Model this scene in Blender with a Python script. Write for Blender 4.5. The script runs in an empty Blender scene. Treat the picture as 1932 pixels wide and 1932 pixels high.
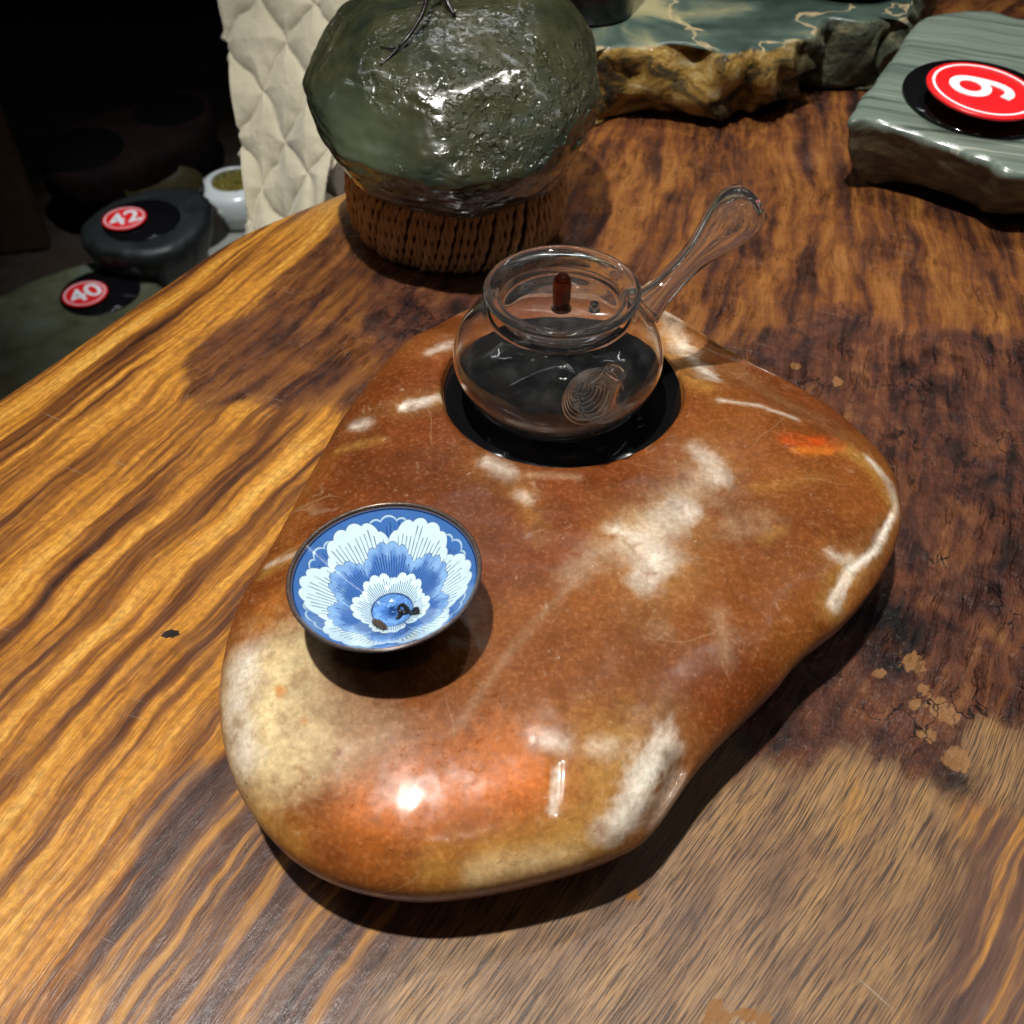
import bpy, math, random
import numpy as np
from mathutils import Vector, Matrix
from mathutils.bvhtree import BVHTree
R = math.radians
sc = bpy.context.scene
col = sc.collection
rng = np.random.default_rng(7)
random.seed(7)

# ------------------------------------------------------------------ camera
CAM_H, PITCH, FPX = 0.41, R(47), 1006.0          # height above the table top, tilt, focal length for a 1006 px half width
cam = bpy.data.cameras.new("camera")
cam_o = bpy.data.objects.new("camera", cam); col.objects.link(cam_o)
cam_o.location = (0, 0, CAM_H); cam_o.rotation_euler = (math.pi / 2 - PITCH, 0, 0)
cam.sensor_width = 36; cam.lens = 36.1; cam.clip_start = 0.01; cam.clip_end = 50
cam.dof.use_dof = True; cam.dof.focus_distance = 0.49; cam.dof.aperture_fstop = 14.0
sc.camera = cam_o
# ------------------------------------------------------------------ world, lamps, exposure
w = bpy.data.worlds.new("World"); sc.world = w; w.use_nodes = True
w.node_tree.nodes["Background"].inputs[0].default_value = (0.75, 0.85, 1.0, 1)
w.node_tree.nodes["Background"].inputs[1].default_value = 0.006
sc.view_settings.view_transform = 'Standard'; sc.view_settings.look = 'None'
sc.view_settings.exposure = 0.0; sc.view_settings.gamma = 1.0; sc.view_settings.use_curve_mapping = False
sc.render.engine = 'CYCLES'
sc.cycles.max_bounces = 20; sc.cycles.transmission_bounces = 20; sc.cycles.glossy_bounces = 8
sc.cycles.diffuse_bounces = 3; sc.cycles.transparent_max_bounces = 16
sc.cycles.use_denoising = True
sc.cycles.sample_clamp_indirect = 6.0
def spot(name, loc, aim, power, angle, blend, size, color):
    l = bpy.data.lights.new(name, 'SPOT'); l.energy = power; l.spot_size = R(angle); l.spot_blend = blend
    l.shadow_soft_size = size; l.color = color
    o = bpy.data.objects.new(name, l); col.objects.link(o); o.location = loc
    o.rotation_euler = (Vector(aim) - Vector(loc)).to_track_quat('-Z', 'Y').to_euler()
    return o
COOL = (1.0, 0.965, 0.915)
spot("ceiling_spot", (-0.20, 0.17, 1.70), (0.0, 0.28, 0), 132, 62, 0.6, 0.026, COOL)
spot("ceiling_spot", (0.24, 0.69, 1.70), (0.05, 0.42, 0), 20, 64, 0.6, 0.030, COOL)
spot("ceiling_spot", (0.45, 0.92, 1.70), (0.32, 0.98, 0), 42, 42, 0.6, 0.030, COOL)
spot("ceiling_spot", (-0.36, 1.24, 1.50), (-0.50, 1.72, -0.7), 150, 30, 1.0, 0.03, (0.92, 0.97, 1.0))
for px_, py_ in ((-1.1, 0.5), (-1.0, 0.62), (1.2, 0.55), (1.25, 0.70), (0.1, -0.7), (0.24, -0.7), (0.0, 1.9)):   # weak track lamps, added around the table for glints in the glass
    spot("track_glint_spot", (px_, py_, 2.3), (0.05 + px_ * .1, 0.45, 0), 3, 52, 0.5, 0.05, (1.0, 0.97, 0.92))

def strip(name, loc, aim, sx, sy, power):
    l = bpy.data.lights.new(name, 'AREA'); l.shape = 'RECTANGLE'; l.size = sx; l.size_y = sy; l.energy = power; l.color = (0.93, 0.98, 1.0)
    o = bpy.data.objects.new(name, l); col.objects.link(o); o.location = loc
    o.rotation_euler = (Vector(aim) - Vector(loc)).to_track_quat('-Z', 'Y').to_euler()
strip("reflection_strip", (-1.3, 0.7, 1.8), (0, .4, 0), .02, 1.0, 1.5)      # unseen strips, added only to give the glass bright reflections
strip("reflection_strip", (1.4, 0.6, 1.8), (0, .4, 0), .02, 1.0, 1.5)
strip("reflection_strip", (0.1, 2.1, 2.0), (0, .4, 0), 1.3, .022, 2.2)

# ------------------------------------------------------------------ helpers
CP, SP = math.cos(PITCH), math.sin(PITCH)
def ray(px, py):                                  # view ray of a point measured on a 1932 px wide print of the photograph
    dx = (px - 966) / (1003 * 1.932 * 0.9997); dy = (966 - py) / (1003 * 1.932 * 0.9997)
    return Vector((dx, CP + dy * SP, -SP + dy * CP))
def P(px, py, z=0.0):
    d = ray(px, py); t = (z - CAM_H) / d.z
    return Vector((0, 0, CAM_H)) + d * t
def Pd(px, py, t):
    return Vector((0, 0, CAM_H)) + ray(px, py) * t
EYE = Vector((0, 0, CAM_H))

_perm = rng.permutation(512)
_perm = np.concatenate([_perm, _perm, _perm])
_grad = rng.normal(size=(512, 3)); _grad /= np.linalg.norm(_grad, axis=1)[:, None]
def noise3(p):
    p = np.asarray(p, float); i = np.floor(p).astype(int); f = p - i; i &= 511
    u = f * f * f * (f * (f * 6 - 15) + 10); out = 0
    for a in (0, 1):
        for b in (0, 1):
            for c in (0, 1):
                h = _perm[_perm[_perm[(i[:, 0] + a) & 511] + ((i[:, 1] + b) & 511)] + ((i[:, 2] + c) & 511)]
                g = _grad[h]; d = f - np.array([a, b, c])
                wgt = (u[:, 0] if a else 1 - u[:, 0]) * (u[:, 1] if b else 1 - u[:, 1]) * (u[:, 2] if c else 1 - u[:, 2])
                out = out + wgt * (g * d).sum(1)
    return out * 1.5
def fbm(p, scale, octs=4, gain=0.5, off=0.0):
    p = np.asarray(p, float) * scale + off; a, s = 1.0, 0
    for _ in range(octs):
        s = s + a * noise3(p); p = p * 2.03 + 17.3; a *= gain
    return s
def sstep(x, a, b):
    t = np.clip((x - a) / (b - a), 0, 1); return t * t * (3 - 2 * t)

def link(name, me, mat=None, parent=None, smooth=True):
    if mat: me.materials.append(mat)
    if smooth: me.polygons.foreach_set("use_smooth", [True] * len(me.polygons))
    o = bpy.data.objects.new(name, me); col.objects.link(o)
    if parent: o.parent = parent
    return o
def mesh(name, V, F):
    me = bpy.data.meshes.new(name)
    me.from_pydata(np.asarray(V).tolist() if not isinstance(V, list) else V, [], F); me.update()
    return me
def tag(o, label=None, cat=None, group=None, kind=None):
    if label: o["label"] = label
    if cat: o["category"] = cat
    if group: o["group"] = group
    if kind: o["kind"] = kind
    return o
def empty(name, loc, rot=(0, 0, 0)):
    o = bpy.data.objects.new(name, None); col.objects.link(o); o.location = loc; o.rotation_euler = rot
    o.empty_display_size = 0.02
    return o
def grid_faces(n, m, closed):                     # n rows of m points; closed: the rows are rings
    F = []; mm = m if closed else m - 1
    for i in range(n - 1):
        for j in range(mm):
            k = (j + 1) % m
            F.append((i * m + j, i * m + k, (i + 1) * m + k, (i + 1) * m + j))
    return F
def lathe(prof, seg=96):                          # profile of (r, z), r = 0 ends become points
    V, F, rings = [], [], []
    for r, z in prof:
        if r < 1e-7:
            rings.append([len(V)]); V.append((0, 0, z))
        else:
            rings.append(list(range(len(V), len(V) + seg)))
            V += [(r * math.cos(2 * math.pi * k / seg), r * math.sin(2 * math.pi * k / seg), z) for k in range(seg)]
    for a, b in zip(rings, rings[1:]):
        for k in range(seg):
            q = (k + 1) % seg
            if len(a) == 1 and len(b) == 1: continue
            if len(a) == 1: F.append((a[0], b[q], b[k]))
            elif len(b) == 1: F.append((a[k], a[q], b[0]))
            else: F.append((a[k], a[q], b[q], b[k]))
    return V, F
def smooth_prof(pts, n=8, closed=False):          # Catmull-Rom through points of any dimension
    p = [np.array(q, float) for q in pts]; out = []
    N = len(p)
    rngi = range(N) if closed else range(N - 1)
    for i in rngi:
        a = p[(i - 1) % N] if (closed or i > 0) else 2 * p[0] - p[1]
        b, c = p[i], p[(i + 1) % N]
        d = p[(i + 2) % N] if (closed or i + 2 < N) else 2 * p[-1] - p[-2]
        for k in range(n):
            t = k / n
            out.append(0.5 * (2 * b + (c - a) * t + (2 * a - 5 * b + 4 * c - d) * t * t + (3 * b - a - 3 * c + d) * t ** 3))
    if not closed: out.append(p[-1])
    return np.array(out)
def tube(path, rad, sides=8, cap=True, V=None, F=None, twist=0.0):
    V = [] if V is None else V; F = [] if F is None else F
    path = [Vector(p) for p in path]; n = len(path); b0 = len(V)
    rad = [rad] * n if np.isscalar(rad) else list(rad)
    t0 = (path[1] - path[0]).normalized()
    nrm = t0.orthogonal().normalized()
    for i, p in enumerate(path):
        t = (path[min(i + 1, n - 1)] - path[max(i - 1, 0)]).normalized()
        nrm = (nrm - t * nrm.dot(t)).normalized(); bi = t.cross(nrm)
        for k in range(sides):
            a = 2 * math.pi * k / sides + twist * i
            V.append(tuple(p + (nrm * math.cos(a) + bi * math.sin(a)) * rad[i]))
    for i in range(n - 1):
        for k in range(sides):
            q = (k + 1) % sides
            F.append((b0 + i * sides + k, b0 + i * sides + q, b0 + (i + 1) * sides + q, b0 + (i + 1) * sides + k))
    if cap:
        F.append(tuple(b0 + k for k in reversed(range(sides)))); F.append(tuple(b0 + (n - 1) * sides + k for k in range(sides)))
    return V, F
def set_color(me, name, C):
    a = me.color_attributes.new(name, 'FLOAT_COLOR', 'POINT')
    C = np.asarray(C, np.float32)
    if C.shape[1] == 3: C = np.concatenate([C, np.ones((len(C), 1), np.float32)], 1)
    a.data.foreach_set("color", C.ravel())
def set_vec(me, name, C):
    a = me.attributes.new(name, 'FLOAT_VECTOR', 'POINT'); a.data.foreach_set("vector", np.asarray(C, np.float32).ravel())
def bvh_of(o):
    me = o.data; mw = o.matrix_world
    return BVHTree.FromPolygons([tuple(v.co) for v in me.vertices], [tuple(p.vertices) for p in me.polygons])

# ------------------------------------------------------------------ node helper
class G:
    def __init__(s, name):
        s.m = bpy.data.materials.new(name); s.m.use_nodes = True; s.t = s.m.node_tree; s.t.nodes.clear()
        s.o = s.t.nodes.new('ShaderNodeOutputMaterial')
    def put(s, sock, v):
        if v is None: return
        if isinstance(v, bpy.types.NodeSocket): s.t.links.new(v, sock)
        else:
            if hasattr(sock.default_value, '__len__') and not hasattr(v, '__len__'): v = (v,) * len(sock.default_value)
            if hasattr(v, '__len__') and len(v) == 3 and len(sock.default_value) == 4: v = (*v, 1)
            sock.default_value = v
    def n(s, typ, **kw):
        nd = s.t.nodes.new('ShaderNode' + typ)
        for k, v in kw.items(): setattr(nd, k, v)
        return nd
    def attr(s, name): return s.n('Attribute', attribute_name=name)
    def obj(s): return s.n('TexCoord').outputs['Object']
    def gen(s): return s.n('TexCoord').outputs['Generated']
    def noise(s, vec, scale, detail=4, rough=0.5, dist=0.0):
        nd = s.n('TexNoise'); s.put(nd.inputs['Vector'], vec)
        for k, v in (('Scale', scale), ('Detail', detail), ('Roughness', rough), ('Distortion', dist)): nd.inputs[k].default_value = v
        return nd.outputs['Fac']
    def noisec(s, vec, scale, detail=3):
        nd = s.n('TexNoise'); s.put(nd.inputs['Vector'], vec); nd.inputs['Scale'].default_value = scale; nd.inputs['Detail'].default_value = detail
        return nd.outputs['Color']
    def voro(s, vec, scale, feature='F1', out='Distance', rand=1.0):
        nd = s.n('TexVoronoi', feature=feature); s.put(nd.inputs['Vector'], vec); nd.inputs['Scale'].default_value = scale
        nd.inputs['Randomness'].default_value = rand
        return nd.outputs[out]
    def math(s, op, a, b=None, c=None, clamp=False):
        nd = s.n('Math', operation=op, use_clamp=clamp); s.put(nd.inputs[0], a); s.put(nd.inputs[1], b); s.put(nd.inputs[2], c)
        return nd.outputs[0]
    def vm(s, op, a, b=None):
        nd = s.n('VectorMath', operation=op); s.put(nd.inputs[0], a); s.put(nd.inputs[1], b); return nd.outputs[0]
    def mixc(s, f, a, b, blend='MIX'):
        nd = s.n('Mix', data_type='RGBA', blend_type=blend); s.put(nd.inputs[0], f); s.put(nd.inputs[6], a); s.put(nd.inputs[7], b)
        return nd.outputs[2]
    def step(s, x, a, b, lo=0.0, hi=1.0):
        nd = s.n('MapRange', interpolation_type='SMOOTHSTEP'); s.put(nd.inputs[0], x); s.put(nd.inputs[1], a); s.put(nd.inputs[2], b)
        s.put(nd.inputs[3], lo); s.put(nd.inputs[4], hi); return nd.outputs[0]
    def ramp(s, f, stops):
        nd = s.n('ValToRGB'); s.put(nd.inputs[0], f); e = nd.color_ramp.elements
        while len(e) < len(stops): e.new(0.5)
        for el, (p, c) in zip(e, stops): el.position = p; el.color = (*c, 1)
        return nd.outputs[0]
    def sep(s, v):
        nd = s.n('SeparateXYZ'); s.put(nd.inputs[0], v); return nd.outputs
    def comb(s, x, y, z=0.0):
        nd = s.n('CombineXYZ'); s.put(nd.inputs[0], x); s.put(nd.inputs[1], y); s.put(nd.inputs[2], z); return nd.outputs[0]
    def bump(s, h, strength=1.0, dist=0.001, normal=None):
        nd = s.n('Bump'); s.put(nd.inputs['Height'], h); s.put(nd.inputs['Strength'], strength); nd.inputs['Distance'].default_value = dist
        s.put(nd.inputs['Normal'], normal); return nd.outputs[0]
    def bsdf(s, **kw):
        b = s.n('BsdfPrincipled')
        for k, v in kw.items(): s.put(b.inputs[k.replace('_', ' ')], v)
        s.t.links.new(b.outputs[0], s.o.inputs['Surface']); return b
def plain(name, color, rough=0.4, var=0.15, scale=60, **kw):
    g = G(name); c = Vector(color)
    nz = g.noise(g.obj(), scale, 4)
    cc = g.mixc(nz, tuple(c * (1 - var)), tuple(c * (1 + var)))
    g.bsdf(Base_Color=cc, Roughness=g.step(g.noise(g.obj(), scale * 2, 3), 0.3, 0.7, rough * 0.85, min(1, rough * 1.15)), **kw)
    return g.m
def glass_mat(name, tint=(0.992, 0.998, 0.996), rough=0.0, haze=0.998):
    g = G(name)
    smudge = g.noise(g.obj(), 90, 5, 0.6)
    g.bsdf(Base_Color=tint, Roughness=g.step(smudge, 0.45, 0.8, rough, rough + 0.03), Transmission_Weight=g.step(smudge, .42, .80, haze, haze - .022), IOR=1.47,
           Normal=g.bump(g.noise(g.obj(), 45, 2), 0.03, 0.002))
    return g.m

# ------------------------------------------------------------------ table slab
def edge_x(y):                                    # where the live edge runs
    pts = [(-40, 800), (0, 778), (90, 715), (200, 640), (330, 548), (400, 500), (480, 440), (560, 402), (640, 372)]
    q = np.array([(P(*p).x, P(*p).y) for p in pts]); q = q[np.argsort(q[:, 1])]
    e0 = (q[1] - q[0]); e1 = (q[-1] - q[-3])
    y = np.asarray(y, float); x = np.interp(y, q[:, 1], q[:, 0])
    x = np.where(y < q[0, 1], q[0, 0] + (y - q[0, 1]) * (e0[0] / e0[1]), x)
    return np.where(y > q[-1, 1], q[-1, 0] + (y - q[-1, 1]) * (e1[0] / e1[1]), x)
NY, NX = 620, 520
ys = np.linspace(0.02, 1.5, NY) ** 1.0
ys = 0.02 + (1.5 - 0.02) * (np.linspace(0, 1, NY) ** 1.5)
ex = edge_x(ys); ex = np.convolve(np.pad(ex, 9, 'edge'), np.ones(19) / 19, 'valid')
ex = ex - 0.026 + 0.004 * np.array([noise3([[0.3, yy * 9, 0.1]])[0] for yy in ys])
XM = 1.05
sx = np.linspace(0, 1, NX) ** 1.25
X = ex[:, None] + (XM - ex)[:, None] * sx[None, :]; Y = np.repeat(ys[:, None], NX, 1)
pts = np.stack([X.ravel(), Y.ravel(), np.zeros(X.size)], 1)
dist_e = (X - ex[:, None]) * 0.8
def polyfit_flow():
    ctl = [(60, 900, -1, .75), (200, 700, -1, .72), (500, 480, -1, .74), (350, 900, -.85, 1), (300, 1250, -.72, 1), (100, 1500, -.7, 1),
           (350, 1600, -.8, 1), (550, 1800, -.65, 1), (250, 1850, -.6, 1), (850, 1870, -.9, .8), (1120, 1880, -1, .55), (1300, 1650, -.35, 1),
           (1500, 1600, -.5, 1), (1700, 1700, -.6, 1), (1850, 1500, -.65, 1), (1700, 1000, -.5, 1), (1800, 700, -.3, 1), (1600, 560, -.4, 1),
           (1400, 450, -.15, 1), (1250, 300, .05, 1), (700, 650, -.7, 1), (1000, 480, -.3, 1), (1800, 30, -.4, .5)]
    A, bu, bv = [], [], []
    ex_ = [(i, j) for i in range(5) for j in range(5 - i) if i + j > 0]
    def dph(x, y):
        x, y = x / .5, (y - .5) / .5
        gx = [i * x ** (i - 1) * y ** j if i else 0 for i, j in ex_]; gy = [j * x ** i * y ** (j - 1) if j else 0 for i, j in ex_]
        return np.array(gx) / .5, np.array(gy) / .5
    for px, py, dx, dy in ctl:
        a, b = P(px - dx * 6, py - dy * 6), P(px + dx * 6, py + dy * 6); d = (b - a); d.z = 0; d.normalize(); c = (a + b) / 2
        gx, gy = dph(c.x, c.y); A += [gx, gy]; bu += [d.x, d.y]; bv += [-d.y, d.x]
    A = np.array(A); lam = 0.05 * np.eye(A.shape[1])
    sol = lambda b: np.linalg.solve(A.T @ A + lam, A.T @ np.array(b))
    return ex_, sol(bu), sol(bv)
ex_, cu, cv = polyfit_flow()
xn, yn = X / .5, (Y - .5) / .5
U = sum(c * xn ** i * yn ** j for c, (i, j) in zip(cu, ex_)); Vv = sum(c * xn ** i * yn ** j for c, (i, j) in zip(cv, ex_))
zones = {
    'g': [(60, 900), (200, 700), (400, 550), (350, 900), (300, 1150), (100, 1350), (430, 1000), (560, 450), (100, 1150), (30, 1500), (470, 850), (380, 1250), (60, 1700), (60, 1880)],
    'p': [(450, 1750), (300, 1880), (550, 1850), (430, 1640), (660, 1800), (1890, 1640), (1905, 1790), (1870, 1880)],
    't': [(760, 1900), (900, 1850), (1150, 1850), (1300, 1650), (1500, 1600), (1600, 1480), (1750, 1600), (1500, 1880), (1400, 1520), (1890, 1420), (1740, 1790), (1330, 1560)],
    'b': [(1500, 1400), (1600, 1290), (1750, 1250), (1800, 1000), (1700, 1000), (1880, 700), (1900, 1150), (1650, 740), (1800, 800), (1560, 640), (820, 590), (760, 560), (1750, 1400), (1880, 1290)],
    'o': [(1400, 480), (1250, 350), (1500, 450), (1300, 280), (1550, 330), (1150, 430), (560, 660), (480, 690), (620, 560), (1750, 540), (1850, 20), (1450, 560), (1880, 560), (650, 470)],
}
wz = []
for k in 'gptbo':
    acc = 0
    for q in zones[k]:
        c = P(*q); acc = acc + 1.0 / (((X - c.x) ** 2 + (Y - c.y) ** 2) + 0.0006) ** 2
    wz.append(acc)
wz = np.array(wz); wz /= wz.sum(0)
rough_zone = wz[3] + 0.55 * wz[4] + 0.5 * wz[1]
uv3 = np.stack([U.ravel() * 14, Vv.ravel() * 45, np.zeros(X.size)], 1)
Z = fbm(pts, 9, 2).reshape(X.shape) * 0.0006
Z += rough_zone * fbm(uv3, 1.0, 4, 0.6).reshape(X.shape) * 0.0007
Z += -0.011 * np.clip(1 - dist_e / 0.075, 0, 1) ** 2
V = np.stack([X, Y, Z], 2)
pre = []                                          # rounded live edge and underside
for dx_, dz in ((0.020, -0.075), (0.004, -0.062), (-0.006, -0.046), (-0.008, -0.034), (-0.006, -0.026), (-0.003, -0.0195)):
    pre.append(np.stack([ex + dx_, ys, np.full(NY, dz) + 0.001 * np.array([noise3([[dx_ * 99, yy * 30, .5]])[0] for yy in ys])], 1))
Vall = np.concatenate([np.stack(pre, 1), V], 1); M = Vall.shape[1]
me = mesh("wooden_table", Vall.reshape(-1, 3), [(f[0], f[3], f[2], f[1]) for f in grid_faces(NY, M, False)])
pad = M - NX
ext = lambda A: np.concatenate([np.repeat(A[:, :1], pad, 1), A], 1)
Upad, Vpad = ext(U), ext(Vv)
Vpad[:, :pad] += (np.arange(pad)[::-1] * -0.008)[None, :]
set_vec(me, "flow", np.stack([Upad.ravel(), Vpad.ravel(), np.zeros(Upad.size)], 1))
set_color(me, "zone", np.stack([ext(wz[1]).ravel(), ext(wz[2]).ravel(), ext(wz[3]).ravel(), ext(wz[4]).ravel()], 1))
drips = [(1350, 1900), (1362, 1920), (1340, 1925), (1408, 1915), (1440, 1925), (1195, 1690)]
dm = np.zeros(X.shape)
for q in drips:
    c = P(*q); dm = np.maximum(dm, np.exp(-(((X - c.x) ** 2 + (Y - c.y) ** 2) / 0.0035 ** 2)))
specks = [(322, 1195, .006), (1640, 1255, .012), (1690, 1190, .012)]
sm = np.zeros(X.shape)
c = P(322, 1195); sm = np.exp(-(((X - c.x) / .0055) ** 2 + ((Y - c.y) / .0035) ** 2))
tanp = np.zeros(X.shape)
for q, r in (((1722, 1250), .010), ((1745, 1300), .006), ((1660, 1270), .005), ((1770, 1330), .008), ((1790, 1350), .008), ((1750, 1385), .007), ((1805, 1430), .010), ((1730, 1330), .006), ((1690, 940), .005), ((1580, 720), .007), ((1500, 690), .006)):
    c = P(*q); tanp = np.maximum(tanp, np.exp(-(((X - c.x) ** 2 + (Y - c.y) ** 2) / (r * .72) ** 2)))
set_color(me, "marks", np.stack([ext(dm).ravel(), ext(sm).ravel(), ext(tanp).ravel(), np.ones(Upad.size)], 1))

def wood():
    g = G("varnished_burl_wood")
    fl = g.attr("flow").outputs['Vector']; zn = g.attr("zone"); mk = g.attr("marks")
    ob = g.obj()
    warp = g.vm('MULTIPLY', g.vm('SUBTRACT', g.noisec(ob, 16, 3), (0.5, 0.5, 0.5)), (0.03, 0.016, 0))
    flw = g.vm('ADD', fl, warp)
    st = g.noise(g.vm('MULTIPLY', flw, (3.0, 56, 1)), 1.0, 5, 0.58)            # broad growth streaks
    st2 = g.noise(g.vm('MULTIPLY', flw, (8, 165, 1)), 1.0, 4, 0.6)
    fib = g.noise(g.vm('MULTIPLY', fl, (70, 1100, 1)), 1.0, 3, 0.6)            # pores and fibres
    curl = g.noise(g.vm('MULTIPLY', flw, (210, 260, 1)), 1.0, 3, 0.6)
    blot = g.noise(g.vm('MULTIPLY', flw, (16, 34, 1)), 1.0, 7, 0.62, 0.9)
    blot2 = g.noise(ob, 38, 6, 0.65, 0.6)
    s = g.math('ADD', g.math('MULTIPLY', st, 0.62), g.math('MULTIPLY', st2, 0.38))
    gold = g.ramp(s, [(0.34, (.024, .010, .007)), (0.42, (.12, .040, .012)), (0.475, (.30, .112, .020)), (0.535, (.60, .255, .032)), (0.64, (.84, .47, .10))])
    gold = g.mixc(g.math('MULTIPLY', g.step(curl, 0.42, 0.62), 0.42), gold, g.mixc(0.75, gold, (.12, .045, .012)))
    purp = g.ramp(s, [(0.33, (.026, .015, .014)), (0.44, (.075, .036, .027)), (0.515, (.15, .070, .040)), (0.57, (.42, .19, .040)), (0.67, (.60, .31, .075))])
    flm = g.vm('ADD', fl, g.vm('MULTIPLY', warp, (0.25, 0.25, 0)))
    lines = g.noise(g.vm('MULTIPLY', flm, (40, 1500, 1)), 1.0, 2, 0.5)
    lines2 = g.noise(g.vm('MULTIPLY', flm, (70, 2600, 1)), 1.0, 2, 0.5)
    tanb = g.ramp(g.math('ADD', g.math('MULTIPLY', blot, 0.5), g.math('MULTIPLY', st, 0.5)), [(0.36, (.095, .048, .027)), (0.46, (.22, .115, .052)), (0.56, (.35, .195, .078)), (0.66, (.42, .205, .042))])
    tanc = g.mixc(g.math('MULTIPLY', g.step(lines, 0.535, 0.575), 0.85), g.mixc(g.math('MULTIPLY', g.step(lines2, 0.52, 0.57), 0.5), tanb, (.070, .040, .026)), (.045, .027, .020))
    burl = g.ramp(g.math('ADD', g.math('MULTIPLY', blot, 0.45), g.math('ADD', g.math('MULTIPLY', blot2, 0.3), g.math('MULTIPLY', st2, 0.25))), [(0.39, (.011, .010, .011)), (0.455, (.050, .022, .017)), (0.52, (.115, .042, .025)), (0.57, (.18, .068, .031)), (0.66, (.34, .16, .055))])
    blot3 = g.noise(g.vm('MULTIPLY', flw, (9, 52, 1)), 1.0, 7, 0.62, 0.5)
    orng = g.ramp(g.math('ADD', g.math('MULTIPLY', blot3, 0.62), g.math('ADD', g.math('MULTIPLY', blot2, 0.2), g.math('MULTIPLY', st2, 0.18))), [(0.37, (.014, .010, .009)), (0.44, (.070, .026, .016)), (0.505, (.165, .058, .019)), (0.55, (.24, .092, .024)), (0.66, (.36, .155, .042))])
    zs = g.n('SeparateColor'); g.put(zs.inputs[0], zn.outputs['Color'])
    wraw = [zs.outputs[0], zs.outputs[1], zs.outputs[2], zn.outputs['Alpha']]
    wraw.insert(0, g.math('SUBTRACT', 1.0, g.math('ADD', g.math('ADD', wraw[0], wraw[1]), g.math('ADD', wraw[2], wraw[3]))))
    es = []
    for k, wk in enumerate(wraw):
        off = g.vm('ADD', flw, (3.7 * k, 1.9 * k, 0))
        na = g.noise(g.vm('MULTIPLY', off, (14, 95, 1)), 1.0, 6, 0.62)
        nb_ = g.noise(g.vm('ADD', ob, (k * 5.1, 0, 0)), 26, 5, 0.6)
        jit = g.math('ADD', g.math('MULTIPLY', g.math('SUBTRACT', na, 0.5), 1.15), g.math('MULTIPLY', g.math('SUBTRACT', nb_, 0.5), 0.7))
        es.append(g.math('POWER', g.math('MAXIMUM', g.math('ADD', wk, jit), 0.02), 5.0))
    tot = es[0]
    for e_ in es[1:]: tot = g.math('ADD', tot, e_)
    wg, wp, wt, wb, wo = [g.math('DIVIDE', e_, tot) for e_ in es]
    c = None; acc = None
    for wk, ck in ((wg, gold), (wp, purp), (wt, tanc), (wb, burl), (wo, orng)):
        if c is None: c, acc = ck, wk
        else:
            acc = g.math('ADD', acc, wk); c = g.mixc(g.math('DIVIDE', wk, acc), c, ck)
    fibm = g.step(fib, 0.42, 0.56)
    c = g.mixc(0.35, c, g.mixc(fibm, g.mixc(0.65, c, (.03, .014, .008)), c))
    ms = g.n('SeparateColor'); g.put(ms.inputs[0], mk.outputs['Color'])
    rag = g.math('MULTIPLY', g.math('SUBTRACT', g.noise(g.vm('MULTIPLY', fl, (160, 260, 1)), 1.0, 4), 0.5), 1.3)
    c = g.mixc(g.step(g.math('ADD', ms.outputs[2], rag), 0.44, 0.60, 0, .85), c, g.mixc(g.noise(ob, 240, 4, .7), (.20, .085, .030), (.38, .195, .075)))
    c = g.mixc(g.step(g.math('ADD', ms.outputs[0], g.math('MULTIPLY', rag, 1.2)), 0.46, 0.52), c, (.22, .085, .006))
    c = g.mixc(g.step(g.math('ADD', ms.outputs[1], g.math('MULTIPLY', rag, .5)), 0.45, 0.55), c, (.02, .014, .012))
    # cracks across the dark burl
    cr = g.voro(g.vm('ADD', g.vm('MULTIPLY', fl, (60, 110, 1)), g.vm('MULTIPLY', g.noisec(ob, 90), (1.6, 1.6, 0))), 1.0, 'DISTANCE_TO_EDGE')
    crm = g.math('MULTIPLY', g.math('MULTIPLY', g.step(cr, 0.0, 0.055, 1, 0), wb), g.step(g.noise(ob, 22, 2), 0.48, 0.62))
    c = g.mixc(crm, c, (.008, .006, .006))
    # scratches
    sc_ = g.noise(g.vm('MULTIPLY', fl, (900, 22, 1)), 1.0, 1)
    scm = g.math('MULTIPLY', g.step(sc_, 0.74, 0.80), 0.5)
    c = g.mixc(scm, c, (.40, .33, .27))
    dark = g.math('MAXIMUM', g.math('MAXIMUM', wb, g.math('MULTIPLY', wo, 0.6)), g.math('MULTIPLY', wp, g.step(s, 0.56, 0.46, 0, 0.16)))
    relief = g.noise(g.vm('MULTIPLY', flw, (150, 420, 1)), 1.0, 5, 0.62)
    b1 = g.bump(relief, g.math('ADD', g.math('MULTIPLY', dark, 0.95), 0.05), 0.0019)
    b2 = g.bump(g.math('SUBTRACT', g.math('SUBTRACT', fib, g.step(lines, 0.53, 0.62)), g.math('MULTIPLY', crm, 2.0)), 0.22, 0.0005, b1)
    rid = g.step(g.noise(g.vm('MULTIPLY', flw, (34, 210, 1)), 1.0, 3, 0.6), 0.50, 0.72)
    rm = g.math('MULTIPLY', g.math('MAXIMUM', wb, wo), g.step(g.noise(ob, 15, 3), 0.42, 0.58))
    b2 = g.bump(rid, g.math('MULTIPLY', rm, 0.9), 0.0028, b2)
    rg = g.math('ADD', g.step(g.noise(ob, 70, 4), 0.3, 0.7, 0.30, 0.42), g.math('SUBTRACT', g.math('MULTIPLY', wt, 0.05), g.math('MULTIPLY', dark, 0.12)))
    g.bsdf(Base_Color=c, Roughness=rg, Normal=b2, Specular_IOR_Level=0.40, Coat_Weight=g.math('MULTIPLY', dark, 0.65), Coat_Roughness=0.12)
    return g.m
table = link("wooden_table", me, wood())
tag(table, "live-edge burl wood table slab with golden and dark brown grain under everything", "table")

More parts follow.
